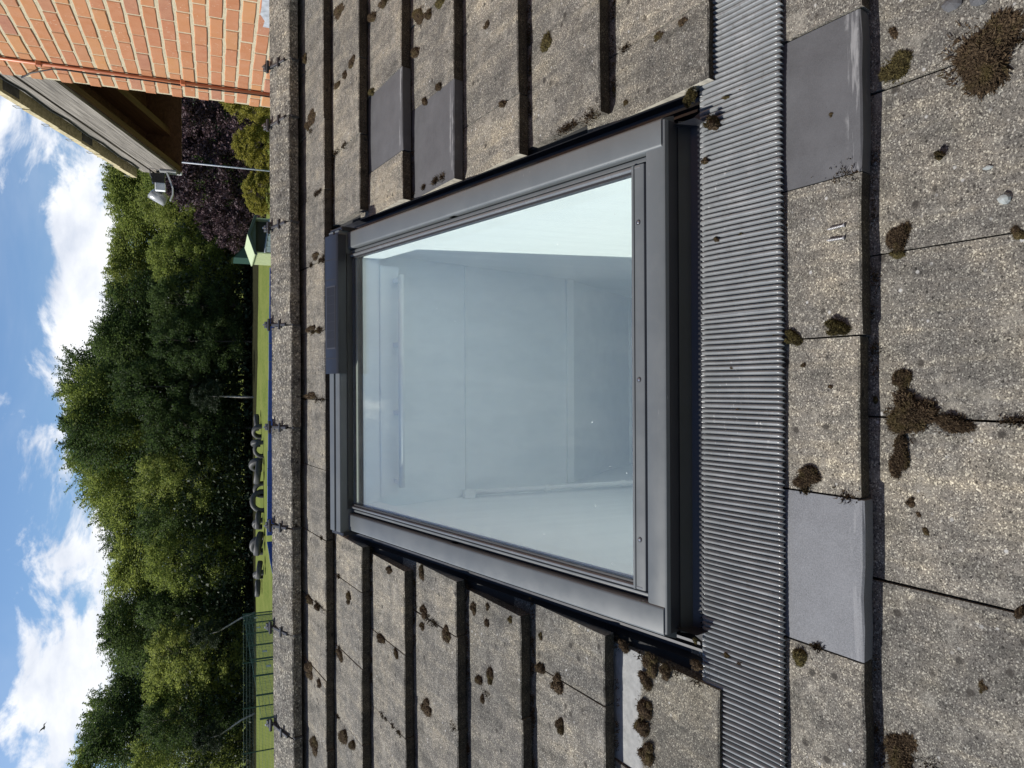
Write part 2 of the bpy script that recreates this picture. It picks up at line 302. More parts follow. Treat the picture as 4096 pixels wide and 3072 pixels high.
# ------------------------------------------------------------------ mesh kit
class MB:
    def __init__(s): s.v = []; s.f = []; s.mi = []
    def add(s, vs, fs, mi=0):
        n = len(s.v); s.v += [tuple(v) for v in vs]; s.f += [tuple(i + n for i in f) for f in fs]; s.mi += [mi] * len(fs); return s
    def box(s, a, b, mi=0):
        (x0, y0, z0), (x1, y1, z1) = a, b
        return s.add([(x0, y0, z0), (x1, y0, z0), (x1, y1, z0), (x0, y1, z0), (x0, y0, z1), (x1, y0, z1), (x1, y1, z1), (x0, y1, z1)],
              [(0, 3, 2, 1), (4, 5, 6, 7), (0, 1, 5, 4), (1, 2, 6, 5), (2, 3, 7, 6), (3, 0, 4, 7)], mi)
    def bbox(s, a, b, c=0.003, mi=0):      # chamfered box
        (x0, y0, z0), (x1, y1, z1) = a, b; vs = []
        for z, i in ((z0, c), (z0 + c, 0), (z1 - c, 0), (z1, c)):
            vs += [(x0 + i, y0 + i, z), (x1 - i, y0 + i, z), (x1 - i, y1 - i, z), (x0 + i, y1 - i, z)]
        fs = [(3, 2, 1, 0), (12, 13, 14, 15)]
        for l in range(3):
            for q in range(4): fs.append((l * 4 + q, l * 4 + (q + 1) % 4, l * 4 + 4 + (q + 1) % 4, l * 4 + 4 + q))
        return s.add(vs, fs, mi)
    def prism(s, poly, d, mi=0):           # closed 3-D polygon pushed along d
        n = len(poly); d = Vector(d); vs = [Vector(p) for p in poly]; vs = vs + [v + d for v in vs]
        fs = [tuple(range(n - 1, -1, -1)), tuple(range(n, 2 * n))] + [(i, (i + 1) % n, n + (i + 1) % n, n + i) for i in range(n)]
        return s.add(vs, fs, mi)
    def tube(s, pts, r, n=8, mi=0, cap=True):
        pts = [Vector(p) for p in pts]; rs = r if isinstance(r, (list, tuple)) else [r] * len(pts); vs = []; fs = []
        for i, p in enumerate(pts):
            d = (pts[min(i + 1, len(pts) - 1)] - pts[max(i - 1, 0)]).normalized()
            a = d.orthogonal().normalized() if i == 0 else (a - d * a.dot(d)).normalized()
            b = d.cross(a)
            for q in range(n):
                t = 2 * math.pi * q / n; vs.append(p + (a * math.cos(t) + b * math.sin(t)) * rs[i])
        for i in range(len(pts) - 1):
            for q in range(n): fs.append((i * n + q, i * n + (q + 1) % n, (i + 1) * n + (q + 1) % n, (i + 1) * n + q))
        if cap: fs += [tuple(range(n - 1, -1, -1)), tuple(range((len(pts) - 1) * n, len(pts) * n))]
        return s.add(vs, fs, mi)
    def mesh(s, name, mats, smooth=False, off=None):
        me = bpy.data.meshes.new(name); v = s.v
        if off is not None: v = [(p[0] - off[0], p[1] - off[1], p[2] - off[2]) for p in v]
        me.from_pydata(v, [], s.f)
        for m in (mats if isinstance(mats, (list, tuple)) else [mats]): me.materials.append(M[m])
        me.polygons.foreach_set('material_index', s.mi)
        if smooth: me.polygons.foreach_set('use_smooth', [True] * len(s.f))
        me.update(); return me
    def build(s, name, mats, parent=None, smooth=False, off=None):
        return link(name, s.mesh(name, mats, smooth, off), parent)
def link(name, me, parent=None, M4=None):
    o = bpy.data.objects.new(name, me); COL.objects.link(o)
    if M4 is not None: o.matrix_world = M4
    if parent is not None: o.parent = parent
    return o
def empty(name, M4): return link(name, None, None, M4)
def tag(o, label=None, cat=None, group=None, kind=None):
    for k_, v_ in (('label', label), ('category', cat), ('group', group), ('kind', kind)):
        if v_: o[k_] = v_
    return o
def T(x, y, z): return Matrix.Translation((x, y, z))
def soften(o, ang=40):
    for p_ in o.data.polygons: p_.use_smooth = True
    o.data.set_sharp_from_angle(angle=R(ang)); return o

# ------------------------------------------------------------------ ground
g = MB()
g.add([(-1500, -300, 0), (1500, -300, 0), (1500, 2500, 0), (-1500, 2500, 0)], [(0, 1, 2, 3)])
tag(g.build('lawn', 'grass'), kind='structure')
rng = random.Random(5)
wshade = MB(); vs = []; NX = 120
for i in range(NX + 1):
    x = -75 + 150 * i / NX
    vs += [(x, (70.5 if x > 2 else 77 if x < -6 else 70.5 + 6.5 * (2 - x) / 8) - 0.03 * x + 2.2 * noise.noise((x * 0.12, 1.3, 0)) + 0.8 * noise.noise((x * 0.6, 4, 0)), 0.006), (x, 112, 0.006)]
wshade.add(vs, [(2 * i, 2 * i + 2, 2 * i + 3, 2 * i + 1) for i in range(NX)])
tag(wshade.build('wood_shade_band', 'litter'), kind='structure')  # dark sheet over the lawn, painted as the shade along the wood

# ------------------------------------------------------------------ the roof: frame of reference  x = along ridge, y = up the slope, z = off the tiles
BETA = R(16.88); HR = 1.301
ROOF = Matrix.Translation(Vector((0, 0, CAMZ)) - HR * Vector((0, -math.sin(BETA), math.cos(BETA)))) @ Matrix.Rotation(BETA, 4, 'X')
W, G, STEP, T0 = 0.292, 0.32, 0.042, 0.636
SL, SR = -0.616, 0.645                     # sawn tile edges either side of the skylight
WALLX = 1.81
roof = empty('tiled_roof', ROOF); tag(roof, 'low-pitched roof of weathered grey concrete tiles around the skylight', 'roof')
def rowt(k_): return T0 + G * k_
def surf(s, t):
    k_ = math.floor((t - T0) / G); return -STEP * (t - rowt(k_)) / G
# deck below the tiles, with the opening
OPN = (-0.52, 0.55, 1.02, 2.62)
dk = MB()
for a, b in (((-3.2, -0.9, -0.16), (OPN[0], 3.40, -0.062)), ((OPN[1], -0.9, -0.16), (1.80, 3.40, -0.062)),
             ((OPN[0] + .001, -0.9, -0.16), (OPN[1] - .001, OPN[2], -0.062)), ((OPN[0] + .001, OPN[3], -0.16), (OPN[1] - .001, 3.40, -0.062))): dk.box(a, b)
dk.build('roof_deck', 'felt', roof)
def tile_mesh(w, seed, mats, cutside=None):
    r = random.Random(seed); nx = 5; b = MB(); th = 0.0355
    ys = [0.0, 0.0035, 0.20, 0.42]; vs = []
    j = [r.uniform(-0.0018, 0.0018) for _ in range(nx + 1)]
    for jy, y in enumerate(ys):
        for i in range(nx + 1):
            x = w * i / nx; yy = y + (j[i] if jy < 2 else 0); z = -STEP / G * y + (-0.0035 if jy == 0 else 0) + r.uniform(-0.0006, 0.0006)
            if i in (0, nx) and jy > 0: z -= 0.0018
            vs.append((x, yy, z))
    n0 = len(vs)
    for i in range(nx + 1): vs.append((w * i / nx, j[i] + 0.001, -th))
    bl = len(vs); vs += [(0, 0.42, -th - 0.047), (w, 0.42, -th - 0.047)]
    fs = []; mi = []
    for jy in range(3):
        for i in range(nx): fs.append((jy * (nx + 1) + i, jy * (nx + 1) + i + 1, (jy + 1) * (nx + 1) + i + 1, (jy + 1) * (nx + 1) + i)); mi.append(0)
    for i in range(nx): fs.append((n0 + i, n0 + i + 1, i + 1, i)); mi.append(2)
    c = nx + 1
    fs.append((n0, 0, c, 2 * c, 3 * c, bl)); mi.append(1 if cutside == 'L' else 0)
    fs.append((n0 + nx, bl + 1, 3 * c + nx, 2 * c + nx, c + nx, nx)); mi.append(1 if cutside == 'R' else 0)
    b.add(vs, fs); b.mi = mi
    return b.mesh('roof_tile', mats)
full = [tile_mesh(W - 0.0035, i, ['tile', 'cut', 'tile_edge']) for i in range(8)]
special = {}
rt = random.Random(11)
for k_ in range(-3, 8):
    ph = 0.085 if k_ % 2 == 0 else 0.231
    for i in range(-11, 7):
        a = ph + W * i; b = a + W
        if a > WALLX - 0.02: continue
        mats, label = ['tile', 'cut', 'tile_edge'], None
        if k_ == 0 and abs(a - 0.377) < .01: mats, label = ['new_dark', 'cut', 'new_dark'], 'new smooth dark grey tile below the flashing'
        if k_ == 0 and abs(a + 0.499) < .01: mats, label = ['new_light', 'cut', 'new_light'], 'new pale grey tile below the flashing'
        if k_ == 5 and abs(a - 0.815) < .01: mats, label = ['new_dark', 'cut', 'new_dark'], 'new dark grey tile, upper of the pair beside the skylight'
        if k_ == 4 and abs(a - 0.669) < .01: mats, label = ['new_dark', 'cut', 'new_dark'], 'new dark grey tile, lower of the pair beside the skylight'
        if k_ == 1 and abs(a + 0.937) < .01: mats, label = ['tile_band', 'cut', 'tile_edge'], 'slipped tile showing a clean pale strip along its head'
        spans = []
        if 1 <= k_ <= 6:
            if a < SL: spans.append((a, min(b, SL), 'R' if b > SL else None))
            if b > SR: spans.append((max(a, SR), b, 'L' if a < SR else None))
        else: spans.append((a, b, None))
        if k_ == 4 and abs(a - 0.377) < .01 and spans: spans = []           # sliver joins its neighbour
        for (x0, x1, cs) in spans:
            if k_ == 4 and label and x0 > SR: x0 = SR; cs = 'L'
            x1 = min(x1, WALLX - 0.012); w = x1 - x0
            if w < 0.03: continue
            fullw = abs(w - W) < 1e-4 and label is None and cs is None
            me = rt.choice(full) if fullw else tile_mesh(w - 0.0035, rt.randrange(9999), mats, cs)
            o = link('roof_tile', me, roof)
            o.location = (x0 + rt.uniform(-.0008, .0008), rowt(k_) + rt.uniform(-.003, .003), rt.uniform(-.0015, .0015) - (0.006 if label and 'slipped' in label else 0))
            o.rotation_euler = (rt.uniform(-.003, .003), rt.uniform(-.004, .004), rt.uniform(-.003, .003))
            if label and label.startswith('slipped'): o.location.y -= 0.012
            if label: o['label'] = label
# ridge tiles
RJ = [-2.05, -1.57, -1.112, -0.638, -0.19, 0.268, 0.728, 1.198, 1.45, 1.80]
RT0, RE0, RT1, RE1 = 3.164, 0.028, 3.345, 0.047
def ridge_mesh(w, seed):
    r = random.Random(seed); b = MB(); nx = 6
    prof = [(RT0 + .004, RE0 - .044), (RT0, RE0 - .004), (RT0 + .004, RE0), (RT0 + .10, RE0 + .016), (RT1 - .02, RE1 - .004), (RT1, RE1), (RT1 + .02, RE1 - .016), (RT1 + .20, RE1 - .14), (RT1 + .19, RE1 - .165), (RT1, RE1 - .03), (RT0 + .02, RE0 - .036)]
    n = len(prof); vs = []
    for i in range(nx + 1):
        for (t, e) in prof: vs.append((w * i / nx, t - RT0 + r.uniform(-.0015, .0015), e + r.uniform(-.0008, .0008)))
    fs = [(i * n + q, (i + 1) * n + q, (i + 1) * n + (q + 1) % n, i * n + (q + 1) % n) for i in range(nx) for q in range(n)]
    fs += [tuple(range(n)), tuple(range(nx * n + n - 1, nx * n - 1, -1))]
    b.add(vs, fs); return b.mesh('ridge_tile', 'ridge')
for i in range(len(RJ) - 1):
    o = link('ridge_tile', ridge_mesh(RJ[i + 1] - RJ[i] - 0.007, i), roof); o.location = (RJ[i] + .0035, RT0 + rt.uniform(-.004, .004), rt.uniform(-.003, .003))
# ridge clips: strap over the joint, cross-bar, apex plate, screw
cl = MB(); 
cl.bbox((-.006, .035, .010), (.006, .19, .022), .002)
cl.bbox((-.0045, -.004, -.035), (.0045, .06, .004), .002)
cl.bbox((-.021, .080, .018), (.021, .091, .027), .002)
cl.bbox((-.028, .168, .022), (.028, .180, .034), .002); cl.bbox((-.015, .180, .018), (.015, .205, .036), .002)
clm = cl.mesh('ridge_clip', 'plastic')
sw = MB(); sw.tube([(0, .190, .030), (0, .190, .044)], .0022, 6); sw.tube([(0, .190, .044), (0, .190, .047)], .0045, 8)
swm = sw.mesh('screw', 'steel')
for i, s in enumerate(RJ[1:-1]):
    o = link('ridge_clip', clm, roof); o.location = (s, RT0, RE0 - .011); o.rotation_euler = (0.10, 0, rt.uniform(-.10, .10)); o2 = link('screw', swm, o)
# back slope and the building that carries the roof
bs = MB(); PZ = lambda t, e: (ROOF @ Vector((0, t, e)))
ap = PZ(3.37, 0.0)
bs.prism([(-3.2, ap.y, ap.z), (-3.2, ap.y + 3.9, ap.z - 1.18), (-3.2, ap.y + 3.9, ap.z - 1.28), (-3.2, ap.y, ap.z - .12)], (WALLX - .02 + 3.2, 0, 0))
tag(bs.build('rear_roof_slope', 'slate'), 'rear slope of the tiled roof beyond the ridge', 'roof')
ow = MB(); e0 = PZ(-.75, -.2)
ow.box((-3.05, e0.y, 0), (-2.93, 7.1, e0.z)); ow.box((-2.93, e0.y, 0), (WALLX - .02, e0.y + .12, e0.z)); ow.box((-2.93, 6.98, 0), (WALLX - .02, 7.1, e0.z - .1))
ow.prism([(-3.05, e0.y, e0.z + .001), (-3.05, 7.1, e0.z + .001), (-3.05, ap.y, ap.z - .16)], (.12, 0, 0))
tag(ow.build('extension_walls', 'plaster'), 'rendered walls of the low extension below the tiled roof', 'building')

# ------------------------------------------------------------------ skylight
CX, HW = 0.0135, 0.5615
SBASE = (CX, 1.036, 0.0)
sky_l = empty('skylight', ROOF @ T(*SBASE)); tag(sky_l, 'large grey-framed roof window with pleated flashing set in the tiles', 'skylight')
def sp(b, name, mats, smooth=False, parent=None):
    if parent is None: return b.build(name, mats, sky_l, smooth, SBASE)
    return b.build(name, mats, parent, smooth, SBASE)
def extr_t(prof, t0, t1, close=True):       # profile of (s, e) along the slope
    b = MB(); b.prism([(s, t0, e) for s, e in prof], (0, t1 - t0, 0)); return b
def extr_s(prof, s0, s1):                   # profile of (t, e) along the ridge
    b = MB(); b.prism([(s0, t, e) for t, e in prof], (s1 - s0, 0, 0)); return b
TJ = 1.885
for sg in (-1, 1):
    X = lambda u: CX + sg * (HW - u)
    pr = [(-.013, .008), (-.004, .034), (0, .0455), (.003, .049), (.007, .0502), (.056, .0502), (.060, .049), (.0625, .046), (.0635, .041), (.0635, .012), (-.010, .005)]
    for (t0, t1, lift) in ((1.044, TJ, .0012), (TJ - .03, 2.588, 0.0)):
        o = sp(extr_t([(X(u), e + lift) for u, e in pr], t0, t1), 'side_cover', 'cover'); soften(o, 35)
    soften(sp(extr_t([(X(u), e) for u, e in [(.067, .01), (.067, .030), (.0685, .0345), (.072, .0362), (.0775, .0362), (.0792, .034), (.0792, .01)]], 1.100, 2.56), 'sash_cover', 'cover'), 35)
    soften(sp(extr_t([(X(u), e) for u, e in [(.0815, .01), (.0815, .036), (.083, .0405), (.086, .0425), (.0895, .0425), (.0925, .040), (.094, .035), (.094, .01)]], 1.112, 2.552), 'sash_bead', 'cover_shiny'), 35)
    sp(extr_t([(X(.0945), .02), (X(.0945), .0375), (X(.0995), .0375), (X(.0995), .02)], 1.139, 2.545), 'gasket', 'black')
    # gutter beside the frame: tray and upstand
    tr = MB(); tr.add([(X(-.066), .98, -.030), (X(-.066), 2.75, -.030), (X(-.062), 2.75, -.058), (X(-.062), .98, -.058), (X(0.012), .98, -.058), (X(.012), 2.75, -.058), (X(.012), .98, .02), (X(.012), 2.75, .02)],
          [(0, 1, 2, 3), (3, 2, 5, 4), (4, 5, 7, 6)])
    sp(tr, 'side_gutter', 'frame_shade')
    for q, off_ in enumerate((-.042, -.024)):
        sp(extr_t([(X(off_), -.060), (X(off_ - .004), -.040 + .008 * q), (X(off_ + .003), -.038 + .008 * q), (X(off_ + .007), -.060)], 1.01, 2.72), 'gutter_rib', 'frame_shade')
# bottom: frame cover, sash rail, screws
soften(sp(extr_s([(1.0362, .036), (1.0362, .040), (1.0385, .0455), (1.043, .0478), (1.086, .0478), (1.091, .046), (1.093, .040), (1.093, .0), (1.06, .036)], CX - HW + .004, CX + HW - .004), 'bottom_cover', 'cover'), 35)
sp(extr_s([(1.036, -.035), (1.036, .0355), (1.058, .0355), (1.058, -.035)], CX - HW + .005, CX + HW - .005), 'frame_front', 'frame_shade')  # front face takes the darkened copy of the paint, its shade painted in
soften(sp(extr_s([(1.100, .01), (1.1005, .036), (1.103, .0405), (1.107, .042), (1.129, .042), (1.130, .0445), (1.136, .0445), (1.1385, .041), (1.139, .02)], CX - .478, CX + .478), 'bottom_rail', 'cover'), 35)
for s in (0.362, 0.008, -0.352):
    b = MB(); b.tube([(s, 1.118, .0415), (s, 1.118, .0436)], [.0062, .0055], 12); o = sp(b, 'screw', 'plastic')
    b = MB(); b.tube([(s, 1.118, .0438), (s, 1.118, .0446)], [.0032, .0022], 8); sp(b, 'screw_head', 'steel', parent=None).parent = o
    o.children[0].location = (0, 0, 0)
# apron trough below the frame
ap_ = MB(); ap_.add([(CX - .585, 0.975, -.031), (CX + .585, 0.975, -.031), (CX + .58, 1.0, -.029), (CX - .58, 1.0, -.029), (CX + .565, 1.022, -.022), (CX - .565, 1.022, -.022), (CX + .56, 1.034, .006), (CX - .56, 1.034, .006)], [(0, 1, 2, 3), (3, 2, 4, 5), (5, 4, 6, 7)])
sp(ap_, 'bottom_trough', 'frame_shade')
cr = MB()
for i in range(100):
    s = CX - .55 + 1.10 * i / 99; cr.box((s - .0022, .996, -.0265), (s + .0024, 1.004, -.0225))
o = sp(cr, 'crimped_seam', 'frame_shade')
# top: hood and the motor with its solar panel
soften(sp(extr_s([(2.556, .018), (2.556, .078), (2.559, .0835), (2.564, .085), (2.588, .085), (2.5885, .081), (2.600, .081), (2.6005, .087), (2.636, .087), (2.640, .083), (2.640, -.03), (2.60, -.03)], CX - HW - .004, CX + HW + .004), 'top_hood', 'cover'), 35)
for sg in (-1, 1):
    b = MB(); s = CX + sg * (HW + .011); b.bbox((s - .007, 2.548, .0), (s + .007, 2.644, .078), .003); sp(b, 'hood_end_cap', 'frame_shade')
sp(extr_s([(2.540, .0), (2.540, .030), (2.5435, .034), (2.548, .034), (2.5505, .055), (2.5555, .055), (2.5555, .0)], CX - .48, CX + .48), 'top_sash_cover', 'frame_shade')
ms = MB(); ms.prism([(0.042, t, e) for t, e in [(2.548, .060), (2.548, .092), (2.552, .0955), (2.560, .0965), (2.640, .1015), (2.648, .098), (2.650, .060)]], (.520, 0, 0))
motor = soften(sp(ms, 'motor_case', 'solar_case'), 35)
b = MB(); b.add([(.135, 2.562, .0978), (.372, 2.562, .0978), (.372, 2.630, .1024), (.135, 2.630, .1024), (.135, 2.562, .0960), (.372, 2.562, .0960), (.372, 2.630, .1006), (.135, 2.630, .1006)], [(0, 1, 2, 3), (4, 5, 1, 0), (5, 6, 2, 1), (6, 7, 3, 2), (7, 4, 0, 3)])
pf = sp(b, 'solar_panel', 'plastic'); 
for i in range(7):
    x0 = .140 + i * .0326; b = MB(); b.add([(x0, 2.566, .0986), (x0 + .0314, 2.566, .0986), (x0 + .0314, 2.626, .1026), (x0, 2.626, .1026)], [(0, 1, 2, 3)]); c_ = sp(b, 'solar_cell', 'solar_cell', parent=pf)
for s in (.098, .395, .470):
    b = MB(); b.prism([(s, 2.549, .0940), (s, 2.556, .0972), (s, 2.640, .1020), (s, 2.640, .1000), (s, 2.556, .0955)], (.0025, 0, 0)); sp(b, 'case_seam', 'black')
# glass, spacer, inner sash
GX0, GX1, GT0, GT1 = CX - .4665, CX + .4665, 1.1385, 2.5400
b = MB(); b.box((GX0 - .004, GT0 - .004, .0300), (GX1 + .004, GT1 + .004, .0355)); sp(b, 'glass_pane', 'glass')
b = MB(); b.box((GX0 - .003, GT1 - .022, .0140), (GX1 + .003, GT1 - .008, .0285)); sp(b, 'spacer_bar', 'spacer')
b = MB(); b.box((GX0 - .003, GT1 - .034, .0140), (GX1 + .003, GT1 - .0225, .0280)); sp(b, 'top_gasket', 'black')
ins = MB()
ins.box((GX0 - .05, GT0 - .05, -.055), (GX0 + .006, GT1 + .05, .0125)); ins.box((GX1 - .006, GT0 - .05, -.055), (GX1 + .05, GT1 + .05, .0125))
ins.box((GX0 + .0062, GT0 - .05, -.055), (GX1 - .0062, GT0 + .004, .0125)); ins.box((GX0 + .0062, GT1 - .034, -.055), (GX1 - .0062, GT1 + .05, .0125))
sp(ins, 'inner_sash', 'white_paint')
fr = MB()
fr.box((CX - HW + .012, 1.048, -.13), (GX0 - .0505, 2.63, .010)); fr.box((GX1 + .0505, 1.048, -.13), (CX + HW - .012, 2.63, .010))
fr.box((GX0 - .05, 1.048, -.13), (GX1 + .05, GT0 - .0505, .010)); fr.box((GX0 - .05, GT1 + .0505, -.13), (GX1 + .05, 2.63, .010))
sp(fr, 'outer_frame', 'white_paint')
vb = MB(); vb.tube([(CX - .405, 2.462, -.125), (CX + .405, 2.462, -.125)], .0115, 14); hb = sp(vb, 'opening_bar', 'white_paint', True)
for s in (-.385, -.12, .14, .385):
    b = MB(); b.bbox((CX + s - .010, 2.462, -.135), (CX + s + .010, 2.512, -.112), .003); sp(b, 'bar_bracket', 'white_paint', parent=hb)
b = MB(); b.bbox((CX - .44, 2.500, -.14), (CX + .44, 2.518, -.056), .003); sp(b, 'vent_flap', 'white_paint')
# pleated apron flashing
fl = MB(); PIT = 0.0113; S0, S1 = -1.20, 1.50; nr = int((S1 - S0) / PIT); PPR = 12; TT = [0.795, 0.7965, 0.805, 0.83, 0.87, 0.91, 0.95, 0.985, 0.993, 0.999]
nc = nr * PPR + 1; vs = []
for ti, t in enumerate(TT):
    f_ = (t - .795) / .205
    for c in range(nc):
        s = S0 + PIT * c / PPR; ph = 2 * math.pi * (c / PPR + .22 * noise.noise((math.floor(c / PPR) * 1.7, 9.1, 0)))
        amp = 0.0060 * (1.0 if ti < 8 else (0.55 if ti == 8 else 0.1)); wv = 2 * abs(math.cos(ph / 2)) ** 0.75 - 1
        tt = t + (0.004 * noise.noise((s * 3, 2.2, 0)) + 0.0015 * math.sin(ph + .6)) * (1 - f_)
        e = -.0125 - .0125 * f_ + amp * wv + (.0034 * noise.noise((s * 5, t * 9, 0)) + .0016 * noise.noise((s * 19, t * 30, 2.0))) * (1 - .6 * f_) + (-.0035 if ti == 0 else 0)
        vs.append((s + .0006 * math.sin(ph) * (1 if ti < 8 else 0) + .0012 * noise.noise((s * 18, t * 6, 3.0)), tt, e))
fl.add(vs, [(a * nc + c, a * nc + c + 1, (a + 1) * nc + c + 1, (a + 1) * nc + c) for a in range(len(TT) - 1) for c in range(nc - 1)])
sp(fl, 'pleated_flashing', 'flash', True)

# ------------------------------------------------------------------ room below the skylight
def pz(t, e): v = ROOF @ Vector((0, t, e)); return (v.y, v.z)
FAR = [pz(2.60, -.10), (2.92, CAMZ - .65), (3.05, CAMZ - 1.0), (3.27, CAMZ - 1.61), (3.87, CAMZ - 2.30), (3.87, 0.03)]
nb = pz(1.03, -.10); SEC = FAR + [(nb[0], 0.03), nb]
XL, XR = CX - .50, CX + .50
for nm, x, d in (('room_wall', XL, -.05), ('room_wall', XR, .05)):
    b = MB(); b.prism([(x, y, z) for y, z in SEC], (d, 0, 0)); tag(b.build(nm, 'room'), kind='structure')
fw = MB()
for (a, c) in zip(FAR[:-1], FAR[1:]): fw.add([(XL, *a), (XR, *a), (XR, *c), (XL, *c)], [(0, 1, 2, 3)])
tag(fw.build('room_far_wall', 'room'), kind='structure')
b = MB(); b.add([(XL, *nb), (XR, *nb), (XR, nb[0], .03), (XL, nb[0], .03)], [(0, 1, 2, 3)]); tag(b.build('room_near_wall', 'room'), kind='structure')
b = MB(); b.add([(XL, nb[0], .03), (XR, nb[0], .03), (XR, 3.87, .03), (XL, 3.87, .03)], [(0, 1, 2, 3)]); tag(b.build('room_floor', 'room'), kind='structure')
b = MB(); b.prism([(XL + .002, 3.262, CAMZ - 1.585), (XL + .002, 3.245, CAMZ - 1.585), (XL + .002, 3.255, CAMZ - 1.625), (XL + .002, 3.28, CAMZ - 1.63)], (.996, 0, 0))
b.prism([(XL + .002, 3.048, CAMZ - .992), (XL + .002, 3.040, CAMZ - .996), (XL + .002, 3.044, CAMZ - 1.006), (XL + .002, 3.055, CAMZ - 1.01)], (.996, 0, 0))
tag(b.build('wall_trim', 'white_paint'), 'thin white trim strips across the wall seen through the skylight', 'trim')
b = MB(); b.tube([(XL + .022, 3.0, CAMZ - 1.02), (XL + .022, 3.0, CAMZ - 1.9), (XL + .022, 3.01, 0.05)], .012, 12)
pipe = b.build('wall_pipe', 'white_paint', None, True); tag(pipe, 'white pipe running down the side wall seen through the skylight', 'pipe')
b = MB(); b.bbox((XL + .001, 2.980, CAMZ - 1.02), (XL + .036, 3.020, CAMZ - .97), .004); b.build('junction_box', 'white_paint', pipe)
for z in (-1.36, -1.75):
    b = MB(); b.tube([(XL + .022, 3.0, CAMZ + z - .012), (XL + .022, 3.0, CAMZ + z + .012)], .0155, 12); b.build('pipe_clip', 'white_paint', pipe)

# ------------------------------------------------------------------ brick house
house = empty('brick_house', T(WALLX, 4.0, 0)); tag(house, 'orange brick house with a grey timber verge and deep open eaves', 'house')
HO = (WALLX, 4.0, 0)
CORN = 5.06; BPH = 3.911; ZPH = CAMZ - 0.037; CH = 0.075
VX = 1.93; KS = VX / 1.70; VY1 = 6.516 * KS; VSLOPE = (0.854 - 0.274) / (4.690 - 6.516)
def vergez(y): return CAMZ + 0.274 * KS + (y - VY1) * VSLOPE      # underside of the bargeboard
wm = MB(); YN = -2.0
wm.prism([(WALLX + .0022, YN, 0), (WALLX + .0022, CORN - .006, 0), (WALLX + .0022, CORN - .006, CAMZ + 2.4), (WALLX + .0022, YN, CAMZ + 2.4)], (.2, 0, 0))
wm.box((WALLX + .2061, CORN - .2, 0), (WALLX + 4.0, CORN - .006, CAMZ + 2.4))
wall = wm.build('wall', 'mortar', house, off=HO)
def brick_mesh(seed, ly):
    r = random.Random(seed); b = MB(); c = .0035; nx = 4; hz = .0302; hy = ly / 2; vs = []; fs = []
    j = lambda a: r.uniform(-a, a)
    for q, (d, inset) in enumerate(((.05, 0), (.0022, 0), (-.0012, c))):
        for i in range(nx + 1): vs.append((d, -hy + inset + (2 * hy - 2 * inset) * i / nx, -hz + inset + (j(.002) if q else 0)))
        for i in range(nx + 1): vs.append((d, hy - inset - (2 * hy - 2 * inset) * i / nx, hz - inset + (j(.002) if q else 0)))
    n = 2 * (nx + 1)
    for l in range(2):
        for i in range(n): fs.append((l * n + i, l * n + (i + 1) % n, (l + 1) * n + (i + 1) % n, (l + 1) * n + i))
    fs.append(tuple(2 * n + i for i in range(n)))
    b.add(vs, [f_[::-1] for f_ in fs]); return b.mesh('brick', 'brick')
bm_full = [brick_mesh(i, .2135) for i in range(7)]
rb = random.Random(8); rest = MB(); nb_ = 0
for c in range(-14, 34):
    z = ZPH + CH * (c + .5)
    off_ = BPH if c % 2 == 0 else BPH - .1125
    for i in range(-30, 8):
        y0 = off_ + .225 * i + .0055; y1 = y0 + .2140; y1 = min(y1, CORN)
        if y0 > CORN - .05 or y1 < YN + .3: continue
        if y0 > 2.95 and z > CAMZ - .52 and z < CAMZ + 1.45:
            l = y1 - y0; me = rb.choice(bm_full) if l > .21 else brick_mesh(rb.randrange(999), l)
            o = link('brick', me, wall); o.location = (rb.uniform(-.0025, .0015), (y0 + y1) / 2 - HO[1] + rb.uniform(-.002, .002), z + rb.uniform(-.0015, .0015)); o.rotation_euler = (rb.uniform(-.008, .008), 0, rb.uniform(-.006, .006)); nb_ += 1
        elif z > 2.0: rest.box((WALLX, y0, z - .0305), (WALLX + .05, y1, z + .0305))
o = rest.build('brick_courses', 'brick', wall, off=HO); o['kind'] = 'stuff'
# corner return bricks beyond the arris are hidden; verge boards
Y0, Y1 = CORN + .03, VY1
def vboard(x0, x1, lo, hi, y0=Y0, y1=Y1):
    b = MB(); lo *= KS; hi *= KS; b.prism([(x0, y0, vergez(y0) + lo), (x0, y1, vergez(y1) + lo), (x0, y1, vergez(y1) + hi), (x0, y0, vergez(y0) + hi)], (x1 - x0, 0, 0)); return b
RAK = Matrix.Rotation(math.atan(VSLOPE), 4, 'X')
def rake_obj(b, name, mat, parent):        # mesh laid out along its own length so that the grain follows the slope
    M4 = T(VX, Y1, vergez(Y1)) @ RAK; inv = M4.inverted()
    b.v = [tuple(inv @ Vector(v)) for v in b.v]
    o = b.build(name, mat, None); o.parent = parent; o.matrix_parent_inverse = T(-HO[0], -HO[1], -HO[2]); o.matrix_basis = M4; return o
rake_obj(vboard(VX, VX + .025, 0, .185), 'bargeboard', 'grey_wood', house)
rake_obj(vboard(VX + .006, VX + .03, .186, .199), 'board_groove', 'black', house)
rake_obj(vboard(VX - .004, VX + .022, .199, .275), 'upper_bargeboard', 'grey_wood', house)
rake_obj(vboard(VX + .045, VX + .06, .275, .345), 'verge_gap_shadow_strip', 'plastic', house)  # dark strip, the shadow of the recessed gap put into its colour
rv = random.Random(4); y = Y1 + .06; vroot = None
rs_ = MB(); y0_, y1_ = Y0, Y1 + .06
rs_.prism([(VX - .02, y0_, vergez(y0_) + .40 * KS), (VX - .02, y1_, vergez(y1_) + .40 * KS), (VX - .02, y1_, vergez(y1_) + .345 * KS), (VX - .02, y0_, vergez(y0_) + .345 * KS)], (5.0, 0, 0))
hroof = rs_.build('roof', 'slate', house, off=HO)
i = 0
